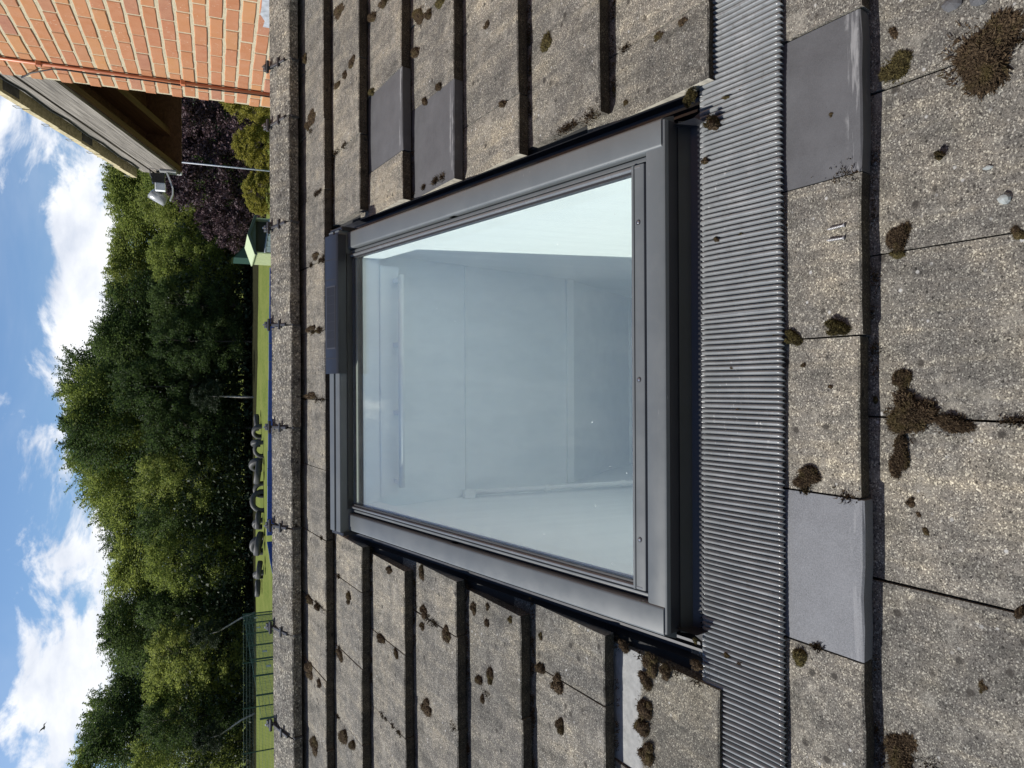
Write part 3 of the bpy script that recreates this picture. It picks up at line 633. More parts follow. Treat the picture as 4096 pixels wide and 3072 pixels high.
while y > Y0 + .3:
    l = .325; lo = .338 * KS + rv.uniform(-.006, .004); b = MB()
    b.prism([(0, 0, 0), (0, -l, -l * VSLOPE * 1 + .012), (0, -l, -l * VSLOPE + .058), (0, 0, .046 + rv.uniform(-.006, .006)), ], (.3, 0, 0))
    me = b.mesh('verge_tile', 'verge'); o = link('verge_tile', me, hroof); o.location = (VX - .045 + rv.uniform(-.006, .006) - HO[0], y - HO[1], vergez(y) + lo)
    b = MB(); b.tube([(0, -.02, .05), (-.004, -.02, .085), (-.004, -.06, .10), (0, -.06, .05)], .0022, 5); b.build('verge_clip', 'steel', hroof).location = o.location
    y -= l * .96
# underside of the eaves: boarding, rafters, back fascia
b = MB(); b.prism([(VX + .03, Y0, vergez(Y0) + .24 * KS), (VX + .03, Y1 - .02, vergez(Y1) + .24 * KS), (VX + .03, Y1 - .02, vergez(Y1) + .30 * KS), (VX + .03, Y0, vergez(Y0) + .30 * KS)], (3.2, 0, 0)); b.build('soffit_boarding', 'brown_wood', house, off=HO)
rake_obj(vboard(VX + .0255, VX + .07, -.012, .20), 'inner_bargeboard', 'brown_wood', house)
for q in range(5):
    x = VX + .34 + q * .45; rake_obj(vboard(x, x + .06, .06, .24, Y0, Y1 - .03), 'rafter', 'brown_wood', house)
b = MB(); b.box((VX + .026, Y1 - .028, vergez(Y1) - .012), (VX + 3.3, Y1, vergez(Y1) + .36)); b.build('eaves_fascia', 'brown_wood', house, off=HO)
# plastic gutter at the eaves, end towards us
b = MB(); prof = [(0, .10), (.004, .03), (.03, 0), (.075, 0), (.105, .035), (.11, .10), (.104, .10), (.099, .038), (.072, .007), (.032, .007), (.01, .033), (.006, .10)]
gy, gz = Y1 + .004, vergez(Y1) + .15
b.prism([(VX - .03, gy + a, gz + c) for a, c in prof], (3.3, 0, 0)); b.add([(VX - .029, gy + a, gz + c) for a, c in prof[:6]], [(0, 1, 2, 3, 4, 5)])
b.build('gutter', 'solar_case', house, off=HO)
b = MB(); b.bbox((VX + .02, gy + .012, gz - .16), (VX + .09, gy + .085, gz - .001), .006); b.build('gutter_outlet', 'white_board', house, off=HO)
# conduit, cables, lead
b = MB(); b.tube([(WALLX - .012, 4.79, CAMZ - .6), (WALLX - .012, 4.785, CAMZ + 1.6)], .0095, 10); cd = b.build('conduit', 'terracotta', house, True, HO)
for z in (-1.2, -.235 + .42, .92):
    b = MB(); b.bbox((WALLX - .026, 4.772, CAMZ + z - .014), (WALLX + .0, 4.803, CAMZ + z + .014), .003); b.build('conduit_clip', 'terracotta', cd, off=HO)
pts = [(WALLX - .007, 4.845 + .006 * math.sin(q * 1.3), CAMZ - .6 + .115 * q) for q in range(13)]
b = MB(); b.tube(pts + [(WALLX - .010, 4.845, CAMZ + .86), (WALLX - .030, 4.90, CAMZ + .98), (WALLX - .02, 5.02, CAMZ + 1.05), (VX - .02, 5.16, CAMZ + 1.04), (VX - .010, 5.30, vergez(5.30) + .24)], .0042, 6); b.build('cable', 'black', house, True, HO)
b = MB(); b.tube([(VX - .009, 5.30 + .165 * q, vergez(5.30 + .165 * q) + .262 * KS + .012 * math.sin(q * 2.1)) for q in range(13)], .006, 6); b.build('cable', 'black', house, True, HO)
b = MB(); vs = [(WALLX - .006 - .006 * noise.noise((q * .7, 0, 0)), 3.0 + .065 * q, CAMZ - .5 + .30 + .012 * noise.noise((q * 1.1, 5, 0)) - (.0 if q < 13 else .02)) for q in range(15)]
b.add(vs + [(x - .002, y, CAMZ - .55) for x, y, z in vs], [(q, q + 1, q + 16, q + 15) for q in range(14)]); b.build('lead_flashing', 'lead', house, off=HO)

# ------------------------------------------------------------------ flood light on the verge
FL = Vector((VX - .02, VY1 - .10, vergez(VY1 - .10) + .05))
lamp = empty('flood_light', T(*FL)); tag(lamp, 'pale grey flood light on a curved arm at the low end of the verge', 'flood light')
b = MB(); b.bbox((.002, -.055, -.055), (.018, .055, .085), .004); b.build('mounting_plate', 'lamp', lamp)
b = MB(); arc = [(.0, .0, .02), (-.06, .03, -.005), (-.12, .07, -.025), (-.17, .11, -.022), (-.215, .14, .0)]
vs = []
for p_ in arc: 
    p_ = Vector(p_); vs += [p_ + Vector((0, -.028, 0)), p_ + Vector((0, .028, 0)), p_ + Vector((0, .028, .012)), p_ + Vector((0, -.028, .012))]
b.add(vs, [(q * 4 + a, q * 4 + (a + 1) % 4, q * 4 + 4 + (a + 1) % 4, q * 4 + 4 + a) for q in range(4) for a in range(4)] + [(3, 2, 1, 0), (16, 17, 18, 19)]); soften(b.build('arm', 'lamp', lamp))
b = MB(); b.bbox((-.085, .02, .045), (-.002, .10, .150), .004); b.build('gear_box', 'solar_case', lamp)
b = MB(); b.bbox((-.150, .03, .040), (-.0855, .10, .125), .004); b.build('sensor_box', 'white_board', lamp)
hd = MB(); hp = []
for (u, w_, h_) in ((0, .035, .02), (.012, .065, .038), (.05, .085, .045), (.09, .088, .040), (.112, .092, .030), (.122, .088, .024)):
    for q in range(12):
        a = 2 * math.pi * q / 12; sx = math.copysign(abs(math.cos(a)) ** .6, math.cos(a)); sy = math.copysign(abs(math.sin(a)) ** .6, math.sin(a)); hp.append((sx * w_ * 1.25, sy * h_ * 1.9, -u))
hd.add(hp, [(l * 12 + q, l * 12 + (q + 1) % 12, l * 12 + 12 + (q + 1) % 12, l * 12 + 12 + q) for l in range(5) for q in range(12)] + [tuple(range(12)), tuple(range(71, 59, -1))])
head = soften(hd.build('lamp_head', 'lamp', lamp), 50); head.location = (-.150, .13, .085); head.scale = (.72, .72, .72); head.rotation_euler = (R(25), R(118), R(-15))
b = MB(); b.bbox((-.105, -.042, -.128), (.105, .042, -.1215), .003); b.build('lens', 'lamp_glass', head)
b = MB(); b.tube([(0, 0, .0), (0, 0, .03)], [.018, .014], 10); b.build('cable_gland', 'black', head)
b = MB(); b.tube([(-.13, .13, .09), (-.09, .08, .06), (-.07, .05, .12), (-.03, .01, .16), (.012, -.05, .16)], .005, 6); b.build('cable', 'black', lamp, True)

# ------------------------------------------------------------------ moss, screws, stones on the tiles
def moss_mesh(seed, n, mat):
    r = random.Random(seed); b = MB(); lob = []
    for q in range(r.randint(5, 9)):
        a = r.uniform(0, 6.28); rho = r.uniform(0, .62); rr = r.uniform(.26, .52); lob.append((math.cos(a) * rho, math.sin(a) * rho, rr, r.uniform(.45, 1.0)))
    lob.append((r.uniform(-.1, .1), r.uniform(-.1, .1), .55, .9))
    def top(x, y):
        h = -1
        for (cx, cy, rr, hh) in lob:
            d2 = ((x - cx) ** 2 + (y - cy) ** 2) / rr ** 2
            if d2 < 1: h = max(h, hh * (1 - d2 ** 1.6))
        return h
    for (cx, cy, rr, hh) in lob:
        seg, rings = 11, 3; vs = [(cx, cy, hh)]
        for l in range(1, rings + 1):
            for q in range(seg):
                a = 2 * math.pi * q / seg; f_ = l / rings; m_ = rr * f_ * (1 + r.uniform(-.09, .09)); vs.append((cx + math.cos(a) * m_, cy + math.sin(a) * m_, hh * (1 - f_ ** 3.2) * r.uniform(.85, 1.1)))
        fs = [(0, 1 + q, 1 + (q + 1) % seg) for q in range(seg)]
        for l in range(rings - 1):
            for q in range(seg): fs.append((1 + l * seg + q, 1 + (l + 1) * seg + q, 1 + (l + 1) * seg + (q + 1) % seg, 1 + l * seg + (q + 1) % seg))
        b.add(vs, fs)
    k_ = 0
    while k_ < n:
        x, y = r.uniform(-1.1, 1.1), r.uniform(-1.1, 1.1); h = top(x, y)
        if h < 0:
            if r.random() > .05 or x * x + y * y > 1.0: continue
            h = 0
        k_ += 1; p_ = Vector((x, y, h * .96))
        d = Vector((x * .6 + r.gauss(0, .5), y * .6 + r.gauss(0, .5), r.uniform(.25, 1.1))).normalized()
        l_ = r.uniform(.07, .26); w_ = r.uniform(.016, .038); t_ = d.orthogonal().normalized(); t_.rotate(Matrix.Rotation(r.uniform(0, 6.28), 3, d))
        b.add([p_ - t_ * w_, p_ + t_ * w_, p_ + d * l_ + t_ * w_ * .3, p_ + d * l_ - t_ * w_ * .3], [(0, 1, 2, 3)])
    return b.mesh('moss', mat)
mm = {('b', 's'): [moss_mesh(i, 420, 'moss_b') for i in range(6)], ('o', 's'): [moss_mesh(i + 20, 420, 'moss_o') for i in range(3)],
      ('b', 'l'): [moss_mesh(i + 40, 3000, 'moss_b') for i in range(4)], ('o', 'l'): [moss_mesh(i + 60, 3000, 'moss_o') for i in range(2)]}
MOSS = [(0.524,0.447,0.0594,0.0606,'b'),(0.548,0.585,0.0216,0.0278,'o'),(0.615,0.592,0.0130,0.0107,'b'),(0.378,0.514,0.0091,0.0116,'b'),(0.254,0.582,0.0238,0.0191,'b'),(0.494,0.694,0.0060,0.0062,'b'),(0.227,0.399,0.0153,0.0127,'b'),(0.101,0.679,0.0183,0.0263,'o'),(0.087,0.775,0.0164,0.0223,'o'),(-0.055,0.563,0.0342,0.0377,'b'),(0.004,0.580,0.0194,0.0148,'b'),(-0.070,0.492,0.0155,0.0306,'b'),(-0.136,0.581,0.0281,0.0169,'b'),(-0.182,0.739,0.0199,0.0333,'b'),(0.224,0.584,0.0078,0.0170,'o'),(-0.530,0.765,0.0217,0.0210,'o'),(-0.210,0.566,0.0120,0.0124,'b'),(-0.228,0.553,0.0072,0.0081,'b'),(-0.255,0.541,0.0093,0.0096,'b'),(-0.487,0.451,0.0159,0.0129,'b'),(-0.526,0.478,0.0049,0.0044,'b'),(-0.640,0.590,0.0305,0.0302,'b'),(-0.355,0.397,0.0173,0.0083,'b'),(0.549,0.953,0.0191,0.0217,'b'),(0.476,0.978,0.0091,0.0111,'b'),(0.626,1.011,0.0245,0.0169,'o'),(0.795,1.110,0.0114,0.0208,'b'),(0.797,1.034,0.0110,0.0193,'b'),(0.683,1.223,0.0132,0.0131,'b'),(0.804,0.988,0.0108,0.0132,'b'),(0.304,0.952,0.0074,0.0089,'b'),(0.305,0.891,0.0062,0.0071,'o'),(0.348,0.913,0.0052,0.0061,'b'),(-0.643,1.244,0.0158,0.0184,'b'),(-0.657,1.144,0.0233,0.0230,'b'),(-0.659,1.096,0.0148,0.0161,'b'),(-0.700,1.165,0.0212,0.0195,'b'),(-0.768,1.171,0.0295,0.0235,'b'),(-0.821,1.177,0.0248,0.0237,'b'),(-0.877,1.161,0.0264,0.0273,'b'),(-0.809,1.469,0.0335,0.0355,'b'),(-0.918,1.456,0.0266,0.0179,'b'),(-0.648,2.170,0.0342,0.0263,'b'),(-0.948,3.111,0.0276,0.0593,'b'),(-0.950,2.990,0.0215,0.0389,'b'),(-0.843,2.697,0.0318,0.0312,'b'),(-0.670,2.371,0.0163,0.0297,'b'),(-0.946,2.458,0.0233,0.0491,'b'),(-0.956,2.303,0.0196,0.0250,'b'),(-0.775,2.150,0.0255,0.0293,'b'),(-0.828,2.165,0.0154,0.0229,'b'),(-0.803,1.983,0.0306,0.0322,'b'),(-1.098,2.132,0.0381,0.0485,'b'),(-1.272,3.096,0.0441,0.0672,'b'),(-1.265,2.961,0.0235,0.0383,'b'),(-1.110,2.804,0.0307,0.0473,'b'),(-1.425,2.748,0.0455,0.0576,'b'),(-1.414,2.649,0.0276,0.0392,'b'),(-1.567,3.031,0.0413,0.0585,'b'),(-0.697,1.865,0.0232,0.0216,'b'),(-0.668,1.781,0.0150,0.0165,'b'),(-0.721,1.781,0.0226,0.0178,'b'),(-0.674,1.649,0.0143,0.0173,'b'),(-0.911,1.833,0.0230,0.0264,'b'),(-0.872,1.770,0.0412,0.0227,'b'),(-0.962,1.820,0.0153,0.0130,'b'),(-0.792,1.550,0.0242,0.0269,'b'),(-0.703,1.550,0.0138,0.0107,'b'),(-0.910,1.458,0.0233,0.0180,'b'),(1.525,2.778,0.0303,0.0825,'b'),(1.445,3.128,0.0276,0.0332,'b'),(1.158,3.035,0.0367,0.0667,'b'),(1.143,3.099,0.0285,0.0410,'b'),(1.225,2.796,0.0203,0.0424,'b'),(1.255,2.632,0.0272,0.0432,'b'),(1.236,2.713,0.0179,0.0269,'b'),(1.388,2.507,0.0263,0.0505,'b'),(1.392,2.391,0.0218,0.0377,'b'),(1.266,2.170,0.0382,0.0581,'b'),(1.231,2.093,0.0199,0.0282,'b'),(1.153,2.200,0.0300,0.0370,'b'),(1.234,2.016,0.0202,0.0420,'o'),(1.114,2.522,0.0189,0.0304,'o'),(0.965,2.018,0.0203,0.0224,'b'),(0.955,2.129,0.0185,0.0240,'b'),(0.930,1.507,0.0324,0.0365,'o'),(1.073,1.766,0.0134,0.0226,'b'),(0.811,1.681,0.0159,0.0213,'b'),(0.553,2.985,0.0213,0.0572,'b'),(0.244,3.102,0.0176,0.0506,'b'),(0.248,3.030,0.0151,0.0423,'b'),(0.229,2.953,0.0170,0.0356,'b'),(-0.050,3.052,0.0174,0.0810,'b'),(0.092,0.814,0.0099,0.0077,'o'),(-0.033,0.632,0.0098,0.0072,'o'),(-0.571,0.931,0.0074,0.0112,'b'),(-0.580,0.898,0.0062,0.0096,'b'),(-0.559,0.818,0.0079,0.0055,'b'),(-0.560,1.005,0.0087,0.0080,'o'),(-0.609,1.005,0.0142,0.0201,'b'),(0.598,0.928,0.0052,0.0136,'b'),(0.607,0.891,0.0046,0.0083,'b'),(-0.009,0.697,0.0065,0.0068,'b'),(0.033,0.754,0.0067,0.0072,'b'),(0.308,0.791,0.0039,0.0054,'b'),(0.123,0.876,0.0036,0.0047,'b'),(0.032,0.916,0.0031,0.0061,'b'),(-0.056,0.901,0.0031,0.0048,'b')]
MLAB = {0: 'largest round brown moss cushion on the tile at the frame corner', 1: 'olive and brown moss patch below the dark new tile', 3: 'loose brown moss lump casting a long shadow between two stones and the joint',
        4: 'brown moss clump at the joint beside the tile edge, below the two screws', 7: 'rounded olive moss dome on the joint of the tile below the flashing', 8: 'olive moss tuft tucked against the lower edge of the pleated flashing at the joint',
        9: 'largest ragged brown moss patch below the tile edge', 11: 'brown moss strip running down the joint from the ragged patch', 12: 'brown moss lobe at the end of the ragged patch along the tile edge',
        13: 'brown moss dome on the tile above the pale new tile', 15: 'olive moss tuft at the corner of the pale new tile', 19: 'dark flattened moss lump alone on the lowest tile', 21: 'brown moss mound at the tile edge near the frame edge, beyond the pale tile',
        23: 'round brown moss ball standing on the pleated flashing', 25: 'moss in the corner where the flashing meets the sawn tile', 85: 'olive moss cushion on the upper tiles beside the skylight'}
rm = random.Random(21); MO = []
for i, (s, t, a, c, col) in enumerate(MOSS):
    if i in (9, 10, 11, 12) or 33 <= i <= 39 or i in (1, 2, 4, 14, 21): a *= 1.32; c *= 1.2
    big = max(a, c) > .022 and t < 1.05 or i in (0, 9)
    onfl = .795 < t < 1.0 and abs(s) < 1.2
    e = (-.014 if onfl else surf(s, t)) - .002
    h = {0: .020, 3: .022, 23: .030, 7: .018, 9: .020, 19: .007}.get(i, min(.013, .26 * (a + c)))
    me = rm.choice(mm[(col, 'l' if big else 's')])
    o = link('moss_clump', me, None, ROOF @ T(s, t, e) @ Matrix.Rotation(rm.choice((0, math.pi)) + rm.uniform(-.25, .25), 4, 'Z') @ Matrix.Diagonal((a * 1.08, c * 1.05, h, 1)))
    MO.append((o, i, s, t, onfl))
ORD = ['first', 'second', 'third', 'fourth', 'fifth', 'sixth', 'seventh', 'eighth', 'ninth', 'tenth', 'eleventh', 'twelfth', 'thirteenth', 'fourteenth', 'fifteenth', 'sixteenth']
BIN = {}
for (o, i, s, t, onfl) in MO:
    if i in MLAB: tag(o, MLAB[i], 'moss', 'moss on the roof'); continue
    row = 8 - int(math.floor((t - T0) / G))
    key = ('f',) if onfl else ('n',) if t < 1.0 else ('l', row) if s < -.55 else ('h', row) if s > .56 else ('r',)
    BIN.setdefault(key, []).append((s, o))
for key, it in BIN.items():
    it.sort(key=lambda q: q[0] if key[0] == 'h' else -q[0])
    for j, (s, o) in enumerate(it):
        if key[0] == 'f': tag(o, f'tiny moss scrap on the pleated flashing, {ORD[j]} from the brick house', 'moss', 'moss scraps on the flashing')
        elif key[0] == 'n': tag(o, f'small moss tuft on the nearest tiles, {ORD[j]} from the brick house side', 'moss', 'small moss tufts on the nearest tiles')
        elif key[0] == 'l': tag(o, f'moss tuft on the open side, {ORD[key[1] - 1]} tile row from the ridge, {ORD[j]} from skylight', 'moss', 'moss tufts on the open side of the skylight')
        elif key[0] == 'h': tag(o, f'moss tuft on the house side, {ORD[key[1] - 1]} tile row from the ridge, {ORD[j]} from skylight', 'moss', 'moss tufts between skylight and house')
        else: tag(o, f'moss tuft between ridge and skylight, {ORD[j]} from the brick house', 'moss', 'moss tufts above the skylight')
# ragged moss and dirt under the tile edges and along the joints
st = MB(); r2 = random.Random(77)
for k_ in range(-1, 8):
    for _ in range(130):
        s = r2.uniform(-1.9, 1.75); t = rowt(k_) - r2.uniform(0, .012)
        if 1 <= k_ <= 6 and SL < s < SR: continue
        if k_ == 1 and abs(s) < 1.5: continue
        if noise.noise((s * 2.4, k_ * 3.1, 0)) < -.06: continue
        e = surf(s, t) if k_ > -9 else 0
        for __ in range(r2.randint(10, 46)):
            p_ = Vector((s + r2.gauss(0, .008), t + r2.gauss(0, .004), e)); d = Vector((r2.gauss(0, .5), r2.gauss(0, .5), r2.uniform(.4, 1))).normalized(); l_ = r2.uniform(.004, .013); w_ = Vector((r2.uniform(-1, 1), r2.uniform(-1, 1), 0)) * .0016
            st.add([p_ - w_, p_ + w_, p_ + d * l_], [(0, 1, 2)])
    ph = .085 if k_ % 2 == 0 else .231
    for i in range(-8, 7):
        s0 = ph + W * i
        if (1 <= k_ <= 6 and SL - .01 < s0 < SR + .01) or s0 > 1.75: continue
        if noise.noise((s0 * 5.1, k_ * 2.7, 4)) < -.05: continue
        cc = [(rowt(k_) + r2.betavariate(1.2, 1.2) * .29, r2.uniform(.004, .013)) for _q in range(r2.randint(1, 5))] if r2.random() < .8 else [(rowt(k_) + .27, .006)]
        for _ in range(r2.randint(60, 160) * len(cc)):
            tc_, sg_ = r2.choice(cc); t = min(rowt(k_) + .305, max(rowt(k_), r2.gauss(tc_, sg_ * 1.3)))
            if k_ == 0 and t > .79: continue
            p_ = Vector((s0 + r2.gauss(0, sg_ * .75), t, surf(s0, t) - .001)); d = Vector((r2.gauss(0, .6), r2.gauss(0, .6), 1)).normalized(); w_ = Vector((r2.uniform(-1, 1), r2.uniform(-1, 1), 0)) * .0018
            st.add([p_ - w_, p_ + w_, p_ + d * r2.uniform(.003, .011)], [(0, 1, 2)])
o = st.build('moss_fringe', 'moss_b', roof); o['kind'] = 'stuff'
# two dropped screws, two stones, two slate chips
sm = MB(); sm.tube([(0, 0, 0), (.004, 0, 0), (.030, 0, 0)], [.0006, .0020, .0020], 8); sm.tube([(.030, 0, 0), (.034, 0, 0)], [.0022, .0044], 10)
for q in range(7): sm.tube([(.006 + .003 * q, 0, 0), (.0068 + .003 * q, 0, 0)], .0030, 8)
M['zinc'] = plain('zinc_plated_screw', (0.20, 0.20, 0.21), 0.4)
sme = sm.mesh('screw', 'zinc')
for (s, t, a, lab) in ((.282, .700, -85, 'loose steel screw on the tile below the flashing, nearer the dark new tile'), (.262, .701, -90, 'loose steel screw on the tile below the flashing, farther from the dark new tile')):
    tag(link('screw', sme, None, ROOF @ T(s, t, surf(s, t) + .0045) @ Matrix.Rotation(R(a), 4, 'Z')), lab, 'screw', 'dropped screws')
def stone(name, s, t, sx, sy, sz, mat, seed, lab, cat):
    b = MB(); r = random.Random(seed); seg = 9; vs = [(0, 0, 1)]
    for l, (z, q_) in enumerate(((.75, .62), (.2, 1.0), (-.5, .8))):
        for q in range(seg): a = 2 * math.pi * q / seg; m_ = q_ * r.uniform(.85, 1.12); vs.append((math.cos(a) * m_, math.sin(a) * m_, z + r.uniform(-.08, .08)))
    fs = [(0, 1 + q, 1 + (q + 1) % seg) for q in range(seg)] + [(1 + l * seg + q, 1 + (l + 1) * seg + q, 1 + (l + 1) * seg + (q + 1) % seg, 1 + l * seg + (q + 1) % seg) for l in range(2) for q in range(seg)] + [tuple(range(2 * seg + seg, 2 * seg, -1))]
    b.add(vs, fs); me = b.mesh(name, mat)
    tag(link(name, me, None, ROOF @ T(s, t, surf(s, t) + sz * .5) @ Matrix.Diagonal((sx, sy, sz, 1))), lab, cat)
M['pebble'] = plain('pale_pebble', (0.20, 0.215, 0.21), 0.8, var=0.3, scale=90)
stone('pebble', .283, .415, .010, .010, .008, 'pebble', 1, 'round grey pebble on the lowest tile', 'pebble')
stone('pebble', .338, .440, .004, .008, .004, 'pebble', 2, 'small oblong white pebble on the lowest tile', 'pebble')
stone('tile_chip', .619, .492, .012, .016, .008, 'new_dark', 3, 'dark tile chip nearer the tile edge at the frame border', 'chip')
stone('tile_chip', .608, .448, .012, .015, .010, 'new_dark', 4, 'dark tile chip farther from the tile edge at the frame border', 'chip')

# ------------------------------------------------------------------ trees
def leaf_cloud(rngn, centers, rad, n_per, size, flat=1.0):
    m = len(centers); c = np.repeat(centers, n_per, axis=0); rr = np.repeat(rad, n_per)
    p_ = c + rngn.normal(0, 1, (m * n_per, 3)) * rr[:, None] * np.array([.55, .55, .55 * flat])
    a = rngn.normal(0, 1, (len(p_), 3)); a[:, 2] *= .8; a /= np.linalg.norm(a, axis=1)[:, None]
    b = np.cross(a, rngn.normal(0, 1, (len(p_), 3))); b /= np.linalg.norm(b, axis=1)[:, None]
    s = rngn.uniform(.6, 1.3, len(p_))[:, None] * size
    return np.stack([p_ - a * s, p_ + b * s * .55, p_ + a * s, p_ - b * s * .55], axis=1).reshape(-1, 3)
def quads_mesh(name, v, mat):
    n = len(v) // 4; me = bpy.data.meshes.new(name)
    me.vertices.add(len(v)); me.vertices.foreach_set('co', v.astype(np.float32).ravel())
    me.loops.add(len(v)); me.loops.foreach_set('vertex_index', np.arange(len(v), dtype=np.int32))
    me.polygons.add(n); me.polygons.foreach_set('loop_start', np.arange(0, len(v), 4, dtype=np.int32))
    me.update(calc_edges=True); me.validate(); me.materials.append(M[mat]); return me
def crown(seed, style):
    q = np.random.default_rng(seed); N = {'birch': 520, 'round': 380, 'shrub': 170}[style]; C = []; Rd = []
    lobes = [(q.uniform(-.55, .55), q.uniform(-.55, .55), q.uniform(.35, .95)) for _ in range(7)]
    while len(C) < N:
        h = q.uniform(0, 1)
        if style == 'birch': z = .16 + .84 * h; w = .98 * math.sqrt(max(.03, 1 - (1.75 * h - .80) ** 2))
        elif style == 'round': z = .10 + .88 * h; w = math.sqrt(max(0.02, 1 - (1.8 * h - .85) ** 2 * 1.0))
        else: z = .02 + .96 * h; w = math.sqrt(max(.03, 1 - h ** 2.2))
        a = q.uniform(0, 2 * math.pi); rho = w * math.sqrt(q.uniform(.12, 1.0))
        x, y = math.cos(a) * rho, math.sin(a) * rho
        gap = noise.noise((x * 2.6 + seed * 7, y * 2.6, z * 7.5))
        if gap < -.22: continue
        C.append((x, y, z)); Rd.append(q.uniform(.5, 1.0))
    C = np.array(C); Rd = np.array(Rd)
    return C, Rd, q
CROWNS = {}
SPEC = {'birch': (18.0, 3.6, .78, 72, .095), 'round': (12.0, 3.8, .74, 72, .10), 'shrub': (5.0, 2.6, .42, 110, .085)}
def crown_mesh(style, seed):
    H, Rr, cr_, npf, sz = SPEC[style]; C, Rd, q = crown(seed, style)
    C = C * np.array([Rr, Rr, H]); v = leaf_cloud(q, C, Rd * cr_, npf, sz, 1.35 if style == 'birch' else .8)
    # whips that break the outline
    tips = C[np.argsort(-C[:, 2] - .6 * np.hypot(C[:, 0], C[:, 1]))[:40]]; W_ = []
    for c in tips:
        d = np.array([c[0] * .25, c[1] * .25, 1.0]) + q.normal(0, .35, 3); d /= np.linalg.norm(d)
        for u in np.linspace(0, H * .07, 9): W_.append(c + d * u)
    v2 = leaf_cloud(q, np.array(W_), np.full(len(W_), .13), 7, sz * .9)
    return quads_mesh('crown', np.concatenate([v, v2]), 'leaf_mid')
def trunk_mesh(style, seed):
    H, Rr = SPEC[style][:2]; r = random.Random(seed); b = MB(); r0 = H * .0105
    pts = [Vector((r.gauss(0, .012 * H * i / 6), r.gauss(0, .012 * H * i / 6), H * .92 * i / 6)) for i in range(7)]; pts[0] = Vector((0, 0, -.1))
    b.tube(pts, [r0 * (1 - .87 * i / 6) for i in range(7)], 8)
    for i in range(9):
        k_ = r.randint(1, 5); p0 = pts[k_]; a = r.uniform(0, 6.28); l_ = Rr * r.uniform(.5, .9)
        b.tube([p0, p0 + Vector((math.cos(a) * l_ * .5, math.sin(a) * l_ * .5, l_ * .45)), p0 + Vector((math.cos(a) * l_, math.sin(a) * l_, l_ * .75))], [r0 * .34, r0 * .2, r0 * .06], 5)
    return b.mesh('trunk', 'bark')
for stl, n in (('birch', 4), ('round', 3), ('shrub', 3)): CROWNS[stl] = [(crown_mesh(stl, 100 + i), trunk_mesh(stl, 200 + i)) for i in range(n)]
def tree(name, stl, var, x, y, h, wid, mat, label, group, bark='bark', rz=0, cat='tree'):
    cm_, tm_ = CROWNS[stl][var]; H, Rr = SPEC[stl][:2]
    e = empty(name, T(x, y, 0)); tag(e, label, cat, group)
    S = Matrix.Rotation(rz, 4, 'Z') @ Matrix.Diagonal((wid / Rr / 1.0, wid / Rr / 1.0, h / H, 1))
    for nm, me, mt in (('trunk', tm_, bark), ('crown', cm_, mat)):
        o = link(nm, me, e); o.matrix_basis = S; o.material_slots[0].link = 'OBJECT'; o.material_slots[0].material = M[mt]
BACK = [(26.3,94.1,15.2),(23.6,96.9,15.2),(20.3,95.3,14.7),(16.4,97.4,14.9),(12.4,97.6,15.4),(7.9,92.6,15.2),(4.3,92.1,16.2),(1.0,99.5,20.6),(-1.8,94.3,19.2),(-5.2,94.1,19.2),(-9.4,101.0,20.0),(-12.7,96.2,17.5),(-17.4,99.5,16.2),(-20.4,96.3,15.0),(-24.7,97.8,15.8),(-27.7,93.4,15.5),(-32.9,97.7,15.0),(-37.5,99.8,15.4),(-39.5,96.7,18.0),(-44.0,98.7,19.1)]
FRONT = [(28.9,87.4,9.7),(22.7,84.3,10.8),(20.0,87.8,10.7),(13.5,87.0,9.8),(8.6,85.5,9.7),(4.7,84.2,9.6),(-0.1,88.3,13.5),(-4.7,86.4,10.3),(-10.2,87.6,11.3),(-14.7,88.4,11.4),(-19.1,87.6,10.4),(-24.8,88.6,11.0),(-28.5,86.0,10.1),(-32.6,88.0,10.5),(-35.5,86.2,10.8),(-40.1,88.7,11.9)]
BM = ['lime','lime','mid','lime','lime','dark','dark','dark','mid','dark','mid','mid','dark','mid','mid','dark','dark','dark','dark','mid']
FM = ['dark','mid','lime','mid','dark','dark','dark','dark','lime','dark','mid','dark','lime','mid','dark','lime']
ords = ['first', 'second', 'third', 'fourth', 'fifth', 'sixth', 'seventh', 'eighth', 'ninth', 'tenth', 'eleventh', 'twelfth', 'thirteenth', 'fourteenth', 'fifteenth', 'sixteenth', 'seventeenth', 'eighteenth', 'nineteenth', 'twentieth']
TN = {'mid': 'green', 'lime': 'yellow-green', 'dark': 'dark green'}
rtx = random.Random(31)
for i, (x, y, h) in enumerate(BACK):
    tree('birch_tree', 'birch', rtx.randrange(4), x, y, h * .97, rtx.uniform(4.8, 6.2), 'leaf_' + BM[i], f'{TN[BM[i]]} tall tree on the skyline, {ords[i]} from the brick house', 'tall trees at the back of the wood', rz=rtx.uniform(0, 6.28))
FILL = [(25.0, 103, 14.4), (18.4, 104, 14.0), (10.2, 103, 14.6), (6.0, 101, 14.8), (2.6, 104, 17.6), (-3.5, 103, 18.8), (-7.4, 104, 18.6), (-11.2, 106, 17.8), (-15.0, 104, 15.6), (-22.6, 105, 14.6), (-30.3, 104, 14.6), (-35.2, 105, 14.5), (-42.0, 105, 17.6)]
for i, (x, y, h) in enumerate(FILL):
    tree('woodland_tree', 'round', rtx.randrange(3), x, y, h * 1.07, rtx.uniform(4.6, 5.8), 'leaf_mid', f'green tree filling the skyline behind the tall trees, {ords[i]} from the brick house', 'trees filling the back of the wood', rz=rtx.uniform(0, 6.28))
